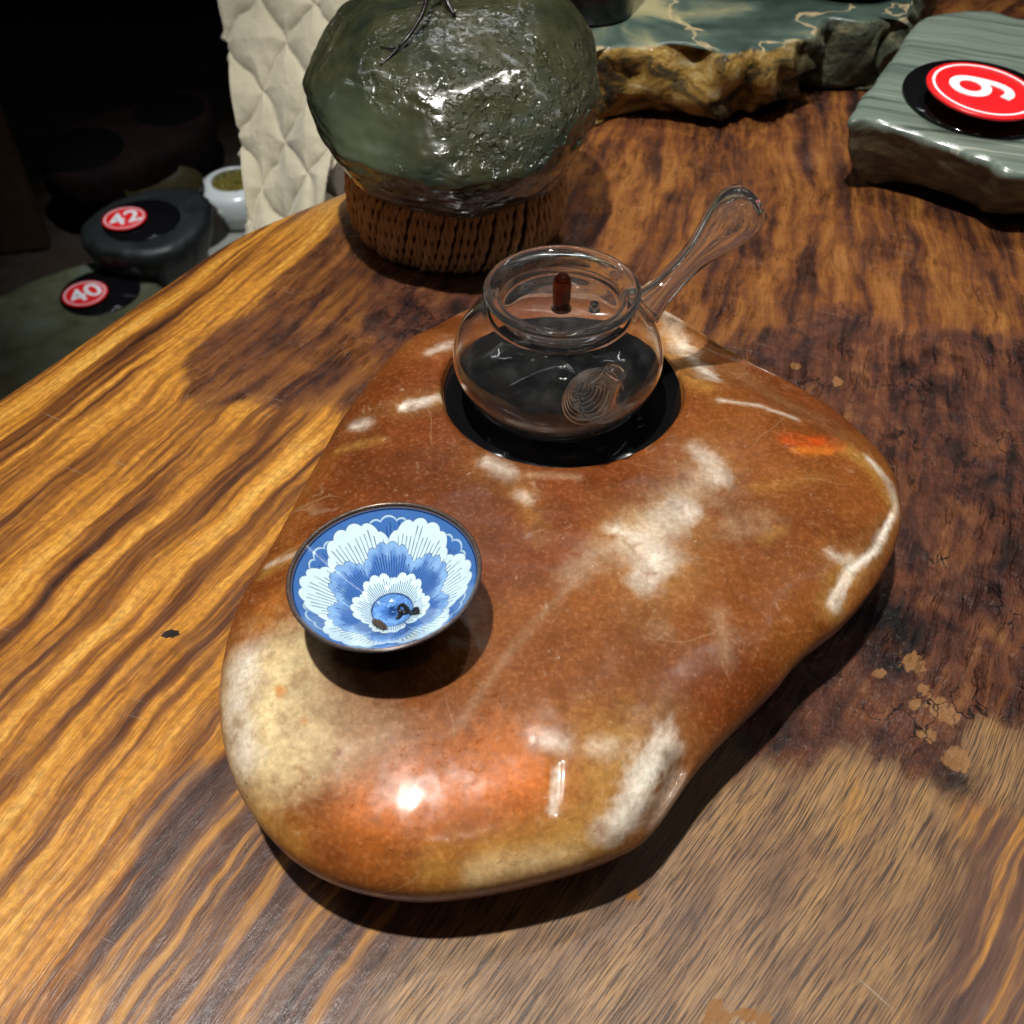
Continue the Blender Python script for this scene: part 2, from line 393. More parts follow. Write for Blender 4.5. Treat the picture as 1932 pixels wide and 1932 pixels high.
# ------------------------------------------------------------------ stone tea tray
DZ = 0.062                                         # top of the black disc
HC = Vector((0.0262, 0.4135, 0)); RH = 0.0628
outl = [(880, 585, .052), (800, 632, .050), (760, 660, .048), (700, 730, .045), (640, 810, .042), (600, 880, .044), (560, 955, .044), (520, 1030, .044), (478, 1100, .044),
        (446, 1165, .043), (426, 1235, .043), (415, 1310, .042), (418, 1380, .042), (434, 1450, .041), (460, 1512, .041), (505, 1575, .041), (565, 1628, .041), (640, 1665, .041),
        (720, 1684, .041), (800, 1690, .041), (900, 1680, .041), (1000, 1660, .041), (1100, 1632, .041), (1180, 1600, .041), (1232, 1562, .041), (1272, 1512, .041), (1312, 1455, .041),
        (1360, 1400, .041), (1420, 1342, .041), (1470, 1292, .041), (1505, 1248, .041), (1540, 1215, .042), (1592, 1175, .042), (1645, 1115, .043), (1682, 1050, .043), (1699, 985, .044), (1694, 935, .041),
        (1676, 885, .043), (1640, 838, .045), (1595, 793, .046), (1550, 757, .048), (1480, 717, .050), (1420, 686, .052), (1360, 652, .053), (1300, 612, .054), (1240, 580, .054),
        (1160, 556, .054), (1070, 548, .054), (970, 555, .053)]
O = np.array([(P(a, b, z).x, P(a, b, z).y, z) for a, b, z in outl])
O = smooth_prof(O, 16, True)
NA = 900
rel = O[:, :2] - np.array([HC.x, HC.y]); ang = np.unwrap(np.arctan2(rel[:, 1], rel[:, 0])); rad_ = np.hypot(rel[:, 0], rel[:, 1])
order = np.argsort(ang % (2 * np.pi)); aS = (ang % (2 * np.pi))[order]; rS = rad_[order]; zS = O[order, 2]
th = np.linspace(0, 2 * np.pi, NA, endpoint=False)
Rth = np.interp(th, aS, rS, period=2 * np.pi); Zeq = np.interp(th, aS, zS, period=2 * np.pi)
ksm = np.hanning(9); ksm /= ksm.sum()
circ = lambda a: np.convolve(np.pad(a, 4, 'wrap'), ksm, 'valid')
Rth, Zeq = circ(Rth), circ(Zeq)
oxy = np.stack([HC.x + Rth * np.cos(th), HC.y + Rth * np.sin(th)], 1)
hctl = [((.026, .414), .0655), ((-.06, .42), .0655), ((.105, .430), .074), ((.03, .50), .063), ((.17, .36), .064), ((.06, .33), .068), ((.06, .27), .066),
        ((-.05, .27), .071), ((-.10, .22), .065), ((-.03, .19), .064), ((.06, .21), .064), ((.13, .30), .066), ((-.09, .33), .063), ((.10, .36), .069), ((-.01, .33), .0655)]
def Hs(x, y):
    num = den = 0
    for (cx, cy), h in hctl:
        wgt = np.exp(-((x - cx) ** 2 + (y - cy) ** 2) / (2 * .052 ** 2)) + 1e-9; num = num + wgt * h; den = den + wgt
    H = num / den
    a, b = P(1330, 745, .066), P(1640, 870, .05)
    d = Vector((b.x - a.x, b.y - a.y)); d.normalize(); nx, ny = d.y, -d.x
    if nx * 0 + ny * 1 < 0: nx, ny = -nx, -ny
    sd = (x - a.x) * nx + (y - a.y) * ny
    k = 0.006
    H = H - 0.42 * k * np.log1p(np.exp(np.clip(sd / k, -30, 30)))
    return H
NR = 230
tt = np.linspace(0, 1, NR); ss = 0.35 * tt + 0.65 * (1 - (1 - tt) ** 2.2)
r0 = RH + 0.004
RR = r0 + (Rth[None, :] - r0) * ss[:, None]
SX = HC.x + RR * np.cos(th)[None, :]; SY = HC.y + RR * np.sin(th)[None, :]
fx, fy = SX.ravel(), SY.ravel()
dmin = np.full(fx.size, 9.0)
sub = oxy[::2]
for i in range(0, fx.size, 20000):
    d2 = (fx[i:i + 20000, None] - sub[None, :, 0]) ** 2 + (fy[i:i + 20000, None] - sub[None, :, 1]) ** 2
    dmin[i:i + 20000] = np.sqrt(d2.min(1))
dmin = dmin.reshape(SX.shape); dmin[-1] = 0
dmin = np.minimum(dmin, np.maximum((Rth[None, :] - RR), 0))
front = 0.5 - 0.5 * np.sin(th)
Wd = (0.036 + 0.040 * front ** 1.3)[None, :]
Wd = np.minimum(Wd, (Rth - r0)[None, :] * 0.98)
prof = np.sqrt(np.clip(1 - (1 - np.clip(dmin / Wd, 0, 1)) ** 2.2, 0, 1))
HH = Hs(SX, SY)
SZ = Zeq[None, :] + (HH - Zeq[None, :]) * prof
p3 = np.stack([fx, fy, SZ.ravel()], 1)
fade = np.clip((RR - r0) / 0.012, 0, 1)
SZ = SZ + fade * (fbm(p3, 14, 2).reshape(SX.shape) * 0.0014 + fbm(p3, 55, 3, 0.5, 5.).reshape(SX.shape) * 0.00012) * np.clip(dmin / 0.01, 0, 1)
# the two chips in the stone
def polydist(p, line):
    best = np.full(len(p), 9.0)
    for a, b in zip(line, line[1:]):
        a, b = np.array(a), np.array(b); ab = b - a; t = np.clip(((p - a) @ ab) / (ab @ ab + 1e-12), 0, 1)
        best = np.minimum(best, np.linalg.norm(p - (a + t[:, None] * ab), axis=1))
    return best
def groove(line, zz, wdt, dep):
    global SZ
    L = [(P(a, b, zz).x, P(a, b, zz).y) for a, b in line]
    d = polydist(np.stack([fx, fy], 1), L).reshape(SX.shape)
    SZ = SZ - dep * np.exp(-(d / wdt) ** 2)
groove([(1282, 1440), (1252, 1500), (1215, 1560), (1175, 1598)], .05, .0042, .0062)
groove([(1050, 1455), (1048, 1500), (1042, 1535)], .055, .0018, .0010)
groove([(1682, 965), (1640, 1050), (1590, 1090), (1560, 1140)], .05, .0016, .0009)
groove([(1180, 1010), (1205, 1035)], .068, .0018, .0009)
groove([(1350, 890), (1354, 905)], .07, .0018, .0010)
rings = []
lip = SZ[0]
for r, z in ((0.02, .058), (0.05, .058), (RH - .0015, .058), (RH, .0585)):
    rings.append(np.stack([HC.x + r * np.cos(th), HC.y + r * np.sin(th), np.full(NA, z)], 1))
for dr, f in ((0.0, -.0030), (0.0004, -.0017), (0.0012, -.0008), (0.0024, -.0002)):
    rings.append(np.stack([HC.x + (RH + dr) * np.cos(th), HC.y + (RH + dr) * np.sin(th), np.maximum(lip + f, .0588)], 1))
for i in range(NR): rings.append(np.stack([SX[i], SY[i], SZ[i]], 1))
for ins, f in ((0.0012, .80), (0.004, .60), (0.010, .38), (0.020, .18), (0.032, .04), (0.045, 0.02)):
    rr = Rth - ins
    rings.append(np.stack([HC.x + rr * np.cos(th), HC.y + rr * np.sin(th), Zeq * f + 0.0005], 1))
rings.append(np.stack([HC.x + 0.02 * np.cos(th), HC.y + 0.02 * np.sin(th), np.full(NA, 0.0008)], 1))
SV = np.concatenate(rings); SF = grid_faces(len(rings), NA, True)
nb = len(rings)
SF.append(tuple(range(NA))[::-1]); SF.append(tuple((nb - 1) * NA + k for k in range(NA)))
SF = [tuple(reversed(f)) for f in SF]
sme = mesh("stone_tea_tray", SV, SF)
sbvh = BVHTree.FromPolygons([tuple(v) for v in SV.tolist()], SF)
def hit(px, py, tree=None):
    d = ray(px, py).normalized(); r = (tree or sbvh).ray_cast(EYE, d)
    if r[0] is None: return None
    return r[0]
# colours of the stone, laid on as veins and patches, with the ridge highlight painted in
BASE = np.array((.160, .041, .0085))
C = np.tile(BASE, (len(SV), 1))
n4 = fbm(SV, 190, 3, .65, 6.6); n1 = fbm(SV, 22, 4, .55); n2 = fbm(SV, 60, 4, .6, 3.1); n3 = fbm(SV, 9, 3, .5, 9.)
C *= (1 + 0.22 * n1 + 0.10 * n2)[:, None]
C = C + sstep(n3, .05, .6)[:, None] * (np.array((.25, .082, .015)) - C) * 0.8
C = C + sstep(-n3, .2, .7)[:, None] * (np.array((.125, .035, .008)) - C) * 0.8
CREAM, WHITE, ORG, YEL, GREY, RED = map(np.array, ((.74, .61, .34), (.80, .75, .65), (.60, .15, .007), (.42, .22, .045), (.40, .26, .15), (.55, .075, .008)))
DKR = np.array((.125, .034, .008))
patches = [  # polyline, radius px, softness, colour, strength
    ([(1440, 1000), (1560, 960), (1600, 1000)], 95, .95, DKR, .7),
    ([(1200, 1240), (1330, 1270), (1400, 1200)], 90, .95, DKR, .55),
    ([(650, 900), (760, 880)], 70, .95, DKR, .45),
    ([(1330, 895), (1270, 960), (1180, 1010), (1080, 1080)], 34, .95, np.array((.50, .40, .28)), .65),  # pale sheen along the ridge, painted into the stone colour
    ([(1290, 965), (1215, 1010), (1235, 1060), (1215, 1090)], 30, .8, WHITE, .95),  # broad highlight painted white, partly a real quartz patch
    ([(1160, 1000), (1200, 1010)], 22, .8, WHITE, .8),  # left end of the same painted highlight
    ([(1100, 1080), (960, 1230), (860, 1380)], 10, .95, np.array((.45, .33, .22)), .28),  # thin streak of sheen painted down the ridge
    ([(520, 1265), (500, 1340), (520, 1420)], 105, .75, CREAM, .95),
    ([(560, 1290), (600, 1380)], 90, .9, CREAM, .65),
    ([(470, 1235), (450, 1330), (465, 1420)], 36, .8, WHITE, .75),
    ([(640, 1330), (700, 1390), (660, 1440)], 80, .9, GREY, .75),
    ([(700, 1540), (860, 1500), (990, 1470)], 88, .9, ORG, .95),
    ([(960, 1420), (1050, 1480)], 70, .9, ORG, .6),
    ([(480, 1530), (560, 1590)], 42, .9, YEL, .7),
    ([(820, 1640), (1000, 1600), (1130, 1570)], 56, .8, YEL, .9),
    ([(900, 1650), (1090, 1605)], 30, .9, CREAM, .55),
    ([(620, 1600), (640, 1625)], 60, .9, np.array((.20, .06, .018)), .7),
    ([(1170, 1400), (1130, 1500), (1100, 1560)], 70, .9, YEL, .85),
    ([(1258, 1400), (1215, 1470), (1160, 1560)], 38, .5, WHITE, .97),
    ([(1270, 1470), (1240, 1550)], 24, .5, np.array((.33, .26, .20)), .85),
    ([(1050, 1455), (1046, 1500), (1040, 1530)], 12, .45, WHITE, .9),
    ([(1030, 1400), (1060, 1405)], 26, .8, WHITE, .6),
    ([(1120, 1410), (1150, 1405)], 20, .9, WHITE, .4),
    ([(1570, 1145), (1595, 1090)], 30, .9, YEL, .7),
    ([(1573, 1140), (1600, 1085), (1606, 1062)], 16, .6, WHITE, .9),
    ([(1606, 1075), (1650, 1040), (1684, 970)], 11, .6, WHITE, .9),
    ([(1560, 1040), (1590, 1055)], 13, .8, WHITE, .5),
    ([(1590, 845), (1650, 890), (1685, 950)], 26, .8, YEL, .85),
    ([(1640, 868), (1680, 915), (1690, 960)], 13, .7, WHITE, .75),
    ([(1490, 832), (1575, 838)], 20, .7, RED, .95),
    ([(1500, 850), (1560, 852)], 14, .8, np.array((.75, .22, .02)), .7),
    ([(1262, 600), (1290, 660), (1340, 712)], 22, .7, WHITE, .95),
    ([(1255, 615), (1285, 700), (1330, 730)], 36, .9, YEL, .55),
    ([(1360, 755), (1430, 765), (1500, 790)], 9, .9, WHITE, .55),
    ([(1380, 700), (1480, 760), (1560, 800)], 30, .95, np.array((.26, .14, .06)), .6),
    ([(760, 768), (830, 752)], 14, .6, WHITE, .9),
    ([(830, 755), (842, 750)], 16, .9, YEL, .6),
    ([(668, 805), (690, 800)], 14, .8, WHITE, .5), ([(640, 850), (720, 830)], 12, .9, YEL, .6),
    ([(810, 665), (850, 650)], 11, .8, WHITE, .55),
    ([(920, 870), (960, 890)], 20, .9, WHITE, .6), ([(1000, 895), (1090, 900)], 12, .9, GREY, .7),
    ([(980, 925), (1020, 1015)], 26, .95, YEL, .35), ([(985, 935), (1000, 945)], 16, .8, WHITE, .4),
    ([(1390, 990), (1440, 985)], 32, .95, GREY, .7), ([(1440, 1020), (1470, 1000)], 14, .95, YEL, .6),
    ([(1430, 920), (1540, 900)], 20, .95, YEL, .35),
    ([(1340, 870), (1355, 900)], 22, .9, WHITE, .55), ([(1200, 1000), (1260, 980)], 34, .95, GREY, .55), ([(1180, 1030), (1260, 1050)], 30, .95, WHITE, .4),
    ([(1310, 845), (1330, 860)], 16, .9, WHITE, .5), ([(1240, 1190), (1250, 1190)], 20, .95, GREY, .5), ([(1360, 1160), (1370, 1240)], 24, .95, GREY, .5),
    ([(500, 1080), (550, 1050)], 16, .9, YEL, .7), ([(505, 1068), (555, 1046)], 6, .9, WHITE, .6), ([(480, 1190), (520, 1130)], 40, .95, np.array((.36, .13, .025)), .8),
    ([(527, 1300), (529, 1306)], 10, .6, np.array((.60, .18, .01)), .9), ([(573, 1358), (575, 1362)], 6, .7, np.array((.55, .22, .03)), .7),
    ([(575, 1540), (576, 1546)], 6, .6, np.array((.30, .09, .02)), .9),
]
allp = []
for q_ in patches:
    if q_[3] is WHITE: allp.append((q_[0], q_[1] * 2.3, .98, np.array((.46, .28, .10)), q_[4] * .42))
    allp.append(q_)
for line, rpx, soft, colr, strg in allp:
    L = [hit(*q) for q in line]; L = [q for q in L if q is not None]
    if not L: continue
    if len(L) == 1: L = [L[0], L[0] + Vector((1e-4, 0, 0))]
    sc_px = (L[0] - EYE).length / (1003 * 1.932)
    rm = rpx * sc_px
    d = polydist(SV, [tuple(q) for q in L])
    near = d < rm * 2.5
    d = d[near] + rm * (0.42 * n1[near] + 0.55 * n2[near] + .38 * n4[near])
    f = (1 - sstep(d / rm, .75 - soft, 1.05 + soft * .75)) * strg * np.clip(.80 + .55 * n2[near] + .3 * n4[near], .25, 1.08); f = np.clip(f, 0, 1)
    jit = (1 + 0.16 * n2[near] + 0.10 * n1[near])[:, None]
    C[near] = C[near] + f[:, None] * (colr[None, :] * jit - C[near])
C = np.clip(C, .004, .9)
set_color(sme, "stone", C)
def stone_mat():
    g = G("polished_brown_quartz"); ob = g.obj()
    c = g.attr("stone").outputs['Color']
    m1 = g.noise(ob, 130, 6, 0.65); m2 = g.noise(ob, 420, 4, 0.7)
    c = g.mixc(g.step(m1, 0.35, 0.7, 0, 0.30), c, g.mixc(1.0, c, (1.5, 1.45, 1.4), 'MULTIPLY'))
    c = g.mixc(g.step(m2, 0.50, 0.80, 0, 0.18), c, (.55, .36, .20))
    mm = g.noise(g.vm('ADD', ob, g.vm('MULTIPLY', g.noisec(ob, 30), (.03, .03, .03))), 48, 7, .68, .3)
    c = g.mixc(g.step(mm, .50, .74, 0, .34), c, g.mixc(1.0, c, (1.6, 1.6, 1.7), 'MULTIPLY'))
    c = g.mixc(g.step(mm, .50, .32, 0, .5), c, g.mixc(1.0, c, (.6, .5, .42), 'MULTIPLY'))
    c = g.mixc(g.step(g.noise(ob, 300, 5, 0.7), 0.50, 0.75, 0, 0.25), c, g.mixc(1.0, c, (.5, .42, .36), 'MULTIPLY'))
    qs = g.step(g.noise(g.vm('ADD', ob, g.vm('MULTIPLY', g.noisec(ob, 35), (.02, .02, .02))), 210, 3, .6), 0.69, 0.74, 0, 0.35)
    c = g.mixc(qs, c, (.62, .52, .40))
    fl = g.noise(ob, 75, 5, 0.7, 1.0)
    gr = g.step(g.noise(ob, 420, 4, 0.7), 0.38, 0.66)
    c = g.mixc(0.42, c, g.mixc(gr, g.mixc(1.0, c, (.62, .56, .50), 'MULTIPLY'), g.mixc(1.0, c, (1.18, 1.18, 1.18), 'MULTIPLY')))
    ck = g.voro(g.vm('ADD', ob, g.vm('MULTIPLY', g.noisec(ob, 20, 2), (.04, .04, .04))), 13, 'DISTANCE_TO_EDGE')
    ckm = g.math('MULTIPLY', g.step(ck, .0, .007, 1, 0), g.step(g.noise(ob, 17, 3), .48, .60))
    c = g.mixc(g.math('MULTIPLY', ckm, .2), c, (.50, .36, .22))
    c = g.mixc(g.step(fl, 0.60, 0.74, 0, 0.38), c, (.50, .36, .24))
    dk = g.noise(ob, 95, 4, 0.6, 0.5)
    c = g.mixc(g.step(dk, 0.58, 0.72, 0, 0.22), c, g.mixc(1.0, c, (.55, .5, .45), 'MULTIPLY'))
    pm = g.math('MULTIPLY', g.step(g.noise(ob, 430, 3, 0.6), 0.60, 0.70), g.step(g.noise(ob, 48, 3), 0.42, 0.60))
    b1 = g.bump(g.noise(ob, 28, 3, 0.5), 0.07, 0.004)
    b2 = g.bump(g.noise(ob, 620, 5, 0.65), 0.085, 0.0006, b1)
    b3 = g.bump(pm, 0.5, 0.0009, b2)
    rg = g.step(g.noise(ob, 160, 5, 0.65), 0.32, 0.7, 0.36, 0.48)
    g.bsdf(Base_Color=c, Roughness=rg, Normal=b3, Subsurface_Weight=0.22, Subsurface_Radius=(1.0, .42, .16), Subsurface_Scale=0.007,
           Specular_IOR_Level=0.13, Coat_Weight=0.34, Coat_Roughness=g.step(g.noise(ob, 140, 4, .6), .35, .7, .13, .27))
    return g.m
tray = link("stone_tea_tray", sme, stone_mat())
tag(tray, "large polished brown stone tea tray with cream patches carrying teapot and bowl", "tea tray")
g = G("black_lacquer")
g.bsdf(Base_Color=g.mixc(g.noise(g.obj(), 40, 3), (.0035, .0035, .004), (.006, .006, .007)), Roughness=g.step(g.noise(g.obj(), 120, 5), .4, .75, .05, .13), Specular_IOR_Level=.5)
LACQ = g.m
Vd, Fd = lathe([(0, -.0035), (RH - .0012, -.0035), (RH - .0008, -.003), (RH - .0008, -.0007), (RH - .0014, 0), (0.03, 0), (0, 0)], 128)
disc = link("inset_disc", mesh("inset_disc", Vd, Fd), LACQ, tray); disc.location = (HC.x, HC.y, DZ)
disc["label"] = "glossy black disc let into the stone under the teapot"

# ------------------------------------------------------------------ glass teapot
GLASS = glass_mat("clear_glass", haze=.996); THICK = glass_mat("clear_thick_glass", haze=.990)
pot = empty("glass_teapot", (0.0226, 0.4025, DZ + 0.0004))
tag(pot, "clear glass side-handled teapot with amber knob standing on the black inset disc", "teapot")
WT = 0.0013
body_out = smooth_prof([(0.000, 0.0000), (0.016, 0.0000), (0.0265, 0.0006), (0.0370, 0.0055), (0.0465, 0.0155), (0.0515, 0.0280), (0.0500, 0.0390), (0.0440, 0.0478), (0.0372, 0.0530), (0.0345, 0.0562), (0.0345, 0.0585)], 7)
body_in = smooth_prof([(0.0331, 0.0585), (0.0331, 0.0560), (0.0360, 0.0518), (0.0428, 0.0466), (0.0487, 0.0384), (0.0502, 0.0280), (0.0453, 0.0165), (0.0362, 0.0068), (0.0262, 0.0020), (0.016, 0.0014), (0, 0.0014)], 7)
pr = [(max(a, 0), b) for a, b in body_out] + [(0.0338, 0.0590)] + [(max(a, 0), b) for a, b in body_in]
link("pot_body", mesh("pot_body", *lathe(pr, 160)), GLASS, pot)
# lid: dish with a wide rolled rim
lid_o = smooth_prof([(0, .0545), (.012, .0545), (.022, .0540), (.0285, .0545), (.0300, .0575), (.0302, .0615), (.0318, .0640), (.0348, .0646), (.0366, .0655), (.0370, .0668), (.0360, .0680)], 6)
lid_i = smooth_prof([(.0345, .0683), (.0320, .0676), (.0296, .0660), (.0286, .0630), (.0284, .0585), (.0276, .0565), (.022, .0556), (.012, .0561), (0, .0562)], 6)
lid = link("lid", mesh("lid", *lathe([(max(a, 0), b) for a, b in lid_o] + [(max(a, 0), b) for a, b in lid_i], 160)), THICK, pot)
lid.location = (0.0008, 0.001, 0.0006)
g = G("amber_glass")
g.bsdf(Base_Color=g.mixc(g.noise(g.obj(), 200, 2), (.10, .010, .001), (.20, .024, .002)), Roughness=0.03, Transmission_Weight=0.9, IOR=1.5, Specular_IOR_Level=.6)
AMB = g.m
kp = smooth_prof([(a * .78, .0560 + (b - .0560) * .78) for a, b in [(0, .0560), (.0052, .0561), (.0050, .0580), (.0052, .0600), (.0056, .0640), (.0055, .0690), (.0056, .0730), (.0050, .0770), (.0034, .0796), (.0012, .0807), (0, .0808)]], 5)
knob = link("knob", mesh("knob", *lathe([(max(a, 0), b) for a, b in kp], 40)), AMB, lid)
kr = [(.0043 + .0008 * math.cos(a), .0566 + .0007 * math.sin(a)) for a in np.linspace(0, 2 * math.pi, 9)]
kc = link("knob_collar", mesh("knob_collar", *lathe(kr, 40)), GLASS, lid)
vp = [(.0009, .0563), (.0030, .0563), (.0024, .0575), (.0021, .0600), (.0016, .0606), (.0010, .0600), (.0009, .0563)]
vent = link("vent_hole", mesh("vent_hole", *lathe(vp, 28)), GLASS, lid); vent.location = (.0155, -.0015, 0)
def along(me_obj, a, b):
    d = (Vector(b) - Vector(a)); me_obj.rotation_mode = 'QUATERNION'; me_obj.rotation_quaternion = d.to_track_quat('Z', 'Y'); me_obj.location = a
# handle: hollow tube with bulb end
ha, hb = Vector((.0425, .0185, .0445)), Vector((.0945, .0510, .0850))
L = (hb - ha).length
ho = [(.0104, -.001), (.0094, .03), (.0076, .13), (.0066, .28), (.0067, .42), (.0079, .54), (.0102, .65), (.0126, .76), (.0137, .85), (.0135, .92), (.0118, .975), (.0084, 1.005), (.0042, 1.016), (0, 1.017)]
hi = [(0, .985), (.0040, .983), (.0068, .970), (.0092, .945), (.0106, .90), (.0108, .84), (.0098, .76), (.0074, .65), (.0050, .54), (.0038, .42), (.0037, .28), (.0046, .13), (.0066, .03), (.0078, .001)]
prof_h = [(max(a, 0), b * L) for a, b in smooth_prof(ho, 6)] + [(max(a, 0), b * L) for a, b in smooth_prof(hi, 6)] + [(.0104, -.001 * L)]
hd = link("handle", mesh("handle", *lathe(prof_h, 64)), THICK, pot); along(hd, ha, hb)
# spout with a coiled spring strainer behind it
sd = Vector((.34, -.94, 0)).normalized()
sa = Vector((0, 0, .0375)) + sd * .0470; sb = sa + (sd * .0060 + Vector((.0050, 0, .0225)))
Ls = (sb - sa).length
so = [(.0118, 0), (.0090, .14), (.0072, .36), (.0060, .62), (.0052, .86), (.0052, .96), (.0048, 1.0)]
si = [(.0038, 1.0), (.0041, .95), (.0041, .86), (.0049, .62), (.0061, .36), (.0078, .14), (.0105, .0)]
prs = [(a, b * Ls) for a, b in smooth_prof(so, 6)] + [(a, b * Ls) for a, b in smooth_prof(si, 6)] + [(.0118, 0)]
spout = link("spout", mesh("spout", *lathe(prs, 56)), THICK, pot); along(spout, sa, sb)
coil = []
for k in range(400):
    f = k / 399; a = f * 2 * math.pi * 9; r = .0145 * (1 - f) ** 1.0 + .0008
    coil.append((r * math.cos(a), r * math.sin(a), -.0015 - .013 * f))
coil.append((0.0, 0.0, -.016))
STEEL = plain("spring_steel", (.75, .75, .73), 0.22, .05, 300, Metallic=1.0)
cs = link("strainer_coil", mesh("strainer_coil", *tube(coil, .00034, 6)), STEEL, pot); along(cs, Vector((0, 0, .0365)) + sd * .0440, Vector((0, 0, .046)) + sd * .09)

# ------------------------------------------------------------------ blue and white bowl
bowl_c = P(728, 1083, .0985)
down = sbvh.ray_cast(Vector((bowl_c.x, bowl_c.y, 1)), Vector((0, 0, -1)))[0]
BR, BH = .0374, bowl_c.z - down.z + .0004
bowl = empty("tea_bowl", (bowl_c.x + .001, bowl_c.y, bowl_c.z - BH), (R(-1.0), R(-3.0), 0))
tag(bowl, "small blue and white porcelain tea bowl painted with flower petals on the stone tray", "bowl")
def zin(r): return .0068 + (BH - .0068) * (np.clip((r - .0055) / (BR - .0055), 0, 1)) ** 1.18
NAb, NRb = 900, 230
rr = np.linspace(0, 1, NRb) ** 0.9 * (BR - .0003); ta = np.linspace(0, 2 * np.pi, NAb, endpoint=False)
rho = np.repeat((rr / BR)[:, None], NAb, 1); TT = np.repeat(ta[None, :], NRb, 0)
DK, BL, MB, LB, WH = map(np.array, ((.012, .045, .16), (.060, .17, .46), (.11, .26, .58), (.22, .40, .70), (.66, .84, .90)))
Cb = np.tile(BL, (NRb, NAb, 1)).astype(float)
Cn = fbm(np.stack([(rho * np.cos(TT) * 7).ravel(), (rho * np.sin(TT) * 7).ravel(), np.zeros(rho.size)], 1), 1.0, 4, .6).reshape(rho.shape)
def put(mask, colr):
    m = np.clip(mask, 0, 1)[..., None]; Cb[:] = Cb + m * (colr - Cb)
def petal(ctr, half, r0, rin, lobes, fill, line_col=DK, nlines=17, edge_w=.007, grad=None, rim=None, seed=0, llen=.88):
    x = (((TT - R(ctr)) + np.pi) % (2 * np.pi) - np.pi) / R(half)
    sc_l = np.abs(np.sin(np.pi * lobes * (x + 1) / 2)) ** .6
    rb = r0 * (1 - .30 * np.abs(x) ** 2.6) - .042 * (1 - sc_l)
    ins = (np.abs(x) < 1) & (rho < rb) & (rho > rin * .6)
    sx = np.abs(np.abs(x) - 1) * R(half) * rho
    f = ins.astype(float)
    if grad is None: put(f, fill)
    else:
        k = sstep(rho - (rb - .17) + .08 * Cn, 0, .17)[..., None]
        cc = grad[0] + (grad[1] - grad[0]) * k; m = f[..., None]; Cb[:] = Cb + m * (cc - Cb)
    q = (x + 1) / 2 * nlines + .12 * np.sin(rho * 6 + seed); fr = np.abs(q - np.floor(q) - .5); idx = np.floor(q)
    ln = llen - .22 * ((np.sin(idx * 12.9 + seed * 7.1) * 43758.5) % 1)
    wl = fr * (R(half) * 2 / nlines) * rho
    lines = ins & (rho < rin + (rb - rin) * ln) & (np.abs(x) < .97)
    put(lines * (1 - sstep(wl, .0028, .0058)), line_col)
    if rim is not None: put(ins * (1 - sstep(np.abs(rb - rho - .012), .008, .013)), rim)
    put(ins * (1 - sstep(np.abs(rb - rho), edge_w * .55, edge_w)), line_col)
    put(ins * (1 - sstep(sx, edge_w * .4, edge_w * .8)), line_col)
for k, c in enumerate((93, 32, 152, 212, 332, 272)): petal(c, 30, .925, .55, 5, BL, DK, 18, .006, None, np.array((.45, .65, .80)), k, .9)
for k, c in enumerate((125, 185, 245, 305, 5, 63)): petal(c, 35, .925, .45, 6, WH, np.array((.03, .085, .22)), 19, .007, None, None, k + 3, .86)
for k, c in enumerate((275, 215, 335, 155, 35, 96)): petal(c, 34, .70, .30, 6, MB, DK, 21, .007, (np.array((.075, .19, .52)), np.array((.26, .46, .76))), None, k + 11, .82)
for k, c in enumerate((350, 265, 188, 122, 60)): petal(c, 42, .445 if c != 265 else .43, .20, 5, WH, np.array((.03, .085, .22)), 19, .0075, None, None, k + 21, .80)
put((rho < .225).astype(float), MB)
for k, (c, h, r0) in enumerate(((60, 55, .225), (190, 70, .225), (300, 55, .20), (110, 25, .15))): petal(c, h, r0, .02, 4, MB, DK, 9, .008, (np.array((.06, .18, .56)), np.array((.16, .36, .74))), None, k + 31, .7)
put((1 - sstep(np.abs(rho - .228), .004, .009)), DK)
put((1 - sstep(np.abs(rho - .968), .004, .009)), np.array((.01, .02, .06)))
put(sstep(rho, .975, .983), np.array((.10, .060, .035)))
Cb = Cb * (1 + .05 * Cn[..., None])
bx = (rr[:, None] * np.cos(ta)[None, :]); by = (rr[:, None] * np.sin(ta)[None, :]); bz = np.repeat(zin(rr)[:, None], NAb, 1)
inV = np.stack([bx, by, bz], 2).reshape(-1, 3); inF = grid_faces(NRb, NAb, True)[NAb:] if False else grid_faces(NRb, NAb, True)
bme = mesh("painted_inside", inV, inF); set_color(bme, "paint", Cb.reshape(-1, 3))
g = G("painted_porcelain"); oc = g.attr("paint").outputs['Color']
g.bsdf(Base_Color=oc, Roughness=0.12, Specular_IOR_Level=.5, Coat_Weight=.5, Coat_Roughness=.04, Normal=g.bump(g.noise(g.obj(), 160, 2), .04, .001))
inside = link("painted_inside", bme, g.m, bowl)
op = smooth_prof([(BR - .0003, BH), (BR + .0003, BH + .0007), (BR + .0010, BH), (.0346, BH * .82), (.0282, BH * .59), (.0205, BH * .37), (.0158, BH * .20), (.0152, .0030), (.0150, 0.0), (.0128, 0), (.0126, .004), (0, .0045)], 5)
link("bowl_shell", mesh("bowl_shell", *lathe([(max(a, 0), b) for a, b in op], 128)), plain("dark_bowl_glaze", (.020, .024, .04), .18, .3, 90), bowl)
rimp = [(BR + .0003 + .0006 * math.cos(a), BH + .0004 + .0007 * math.sin(a)) for a in np.linspace(0, 2 * math.pi, 11)]
link("metal_rim", mesh("metal_rim", *lathe(rimp, 128)), plain("brown_rim_glaze", (.16, .11, .08), .25, .25, 200, Metallic=.5), bowl)
bpy.context.view_layer.update()
mwb = inside.matrix_world.copy()
bb = BVHTree.FromPolygons([tuple(mwb @ Vector(v)) for v in inV.tolist()], inF)
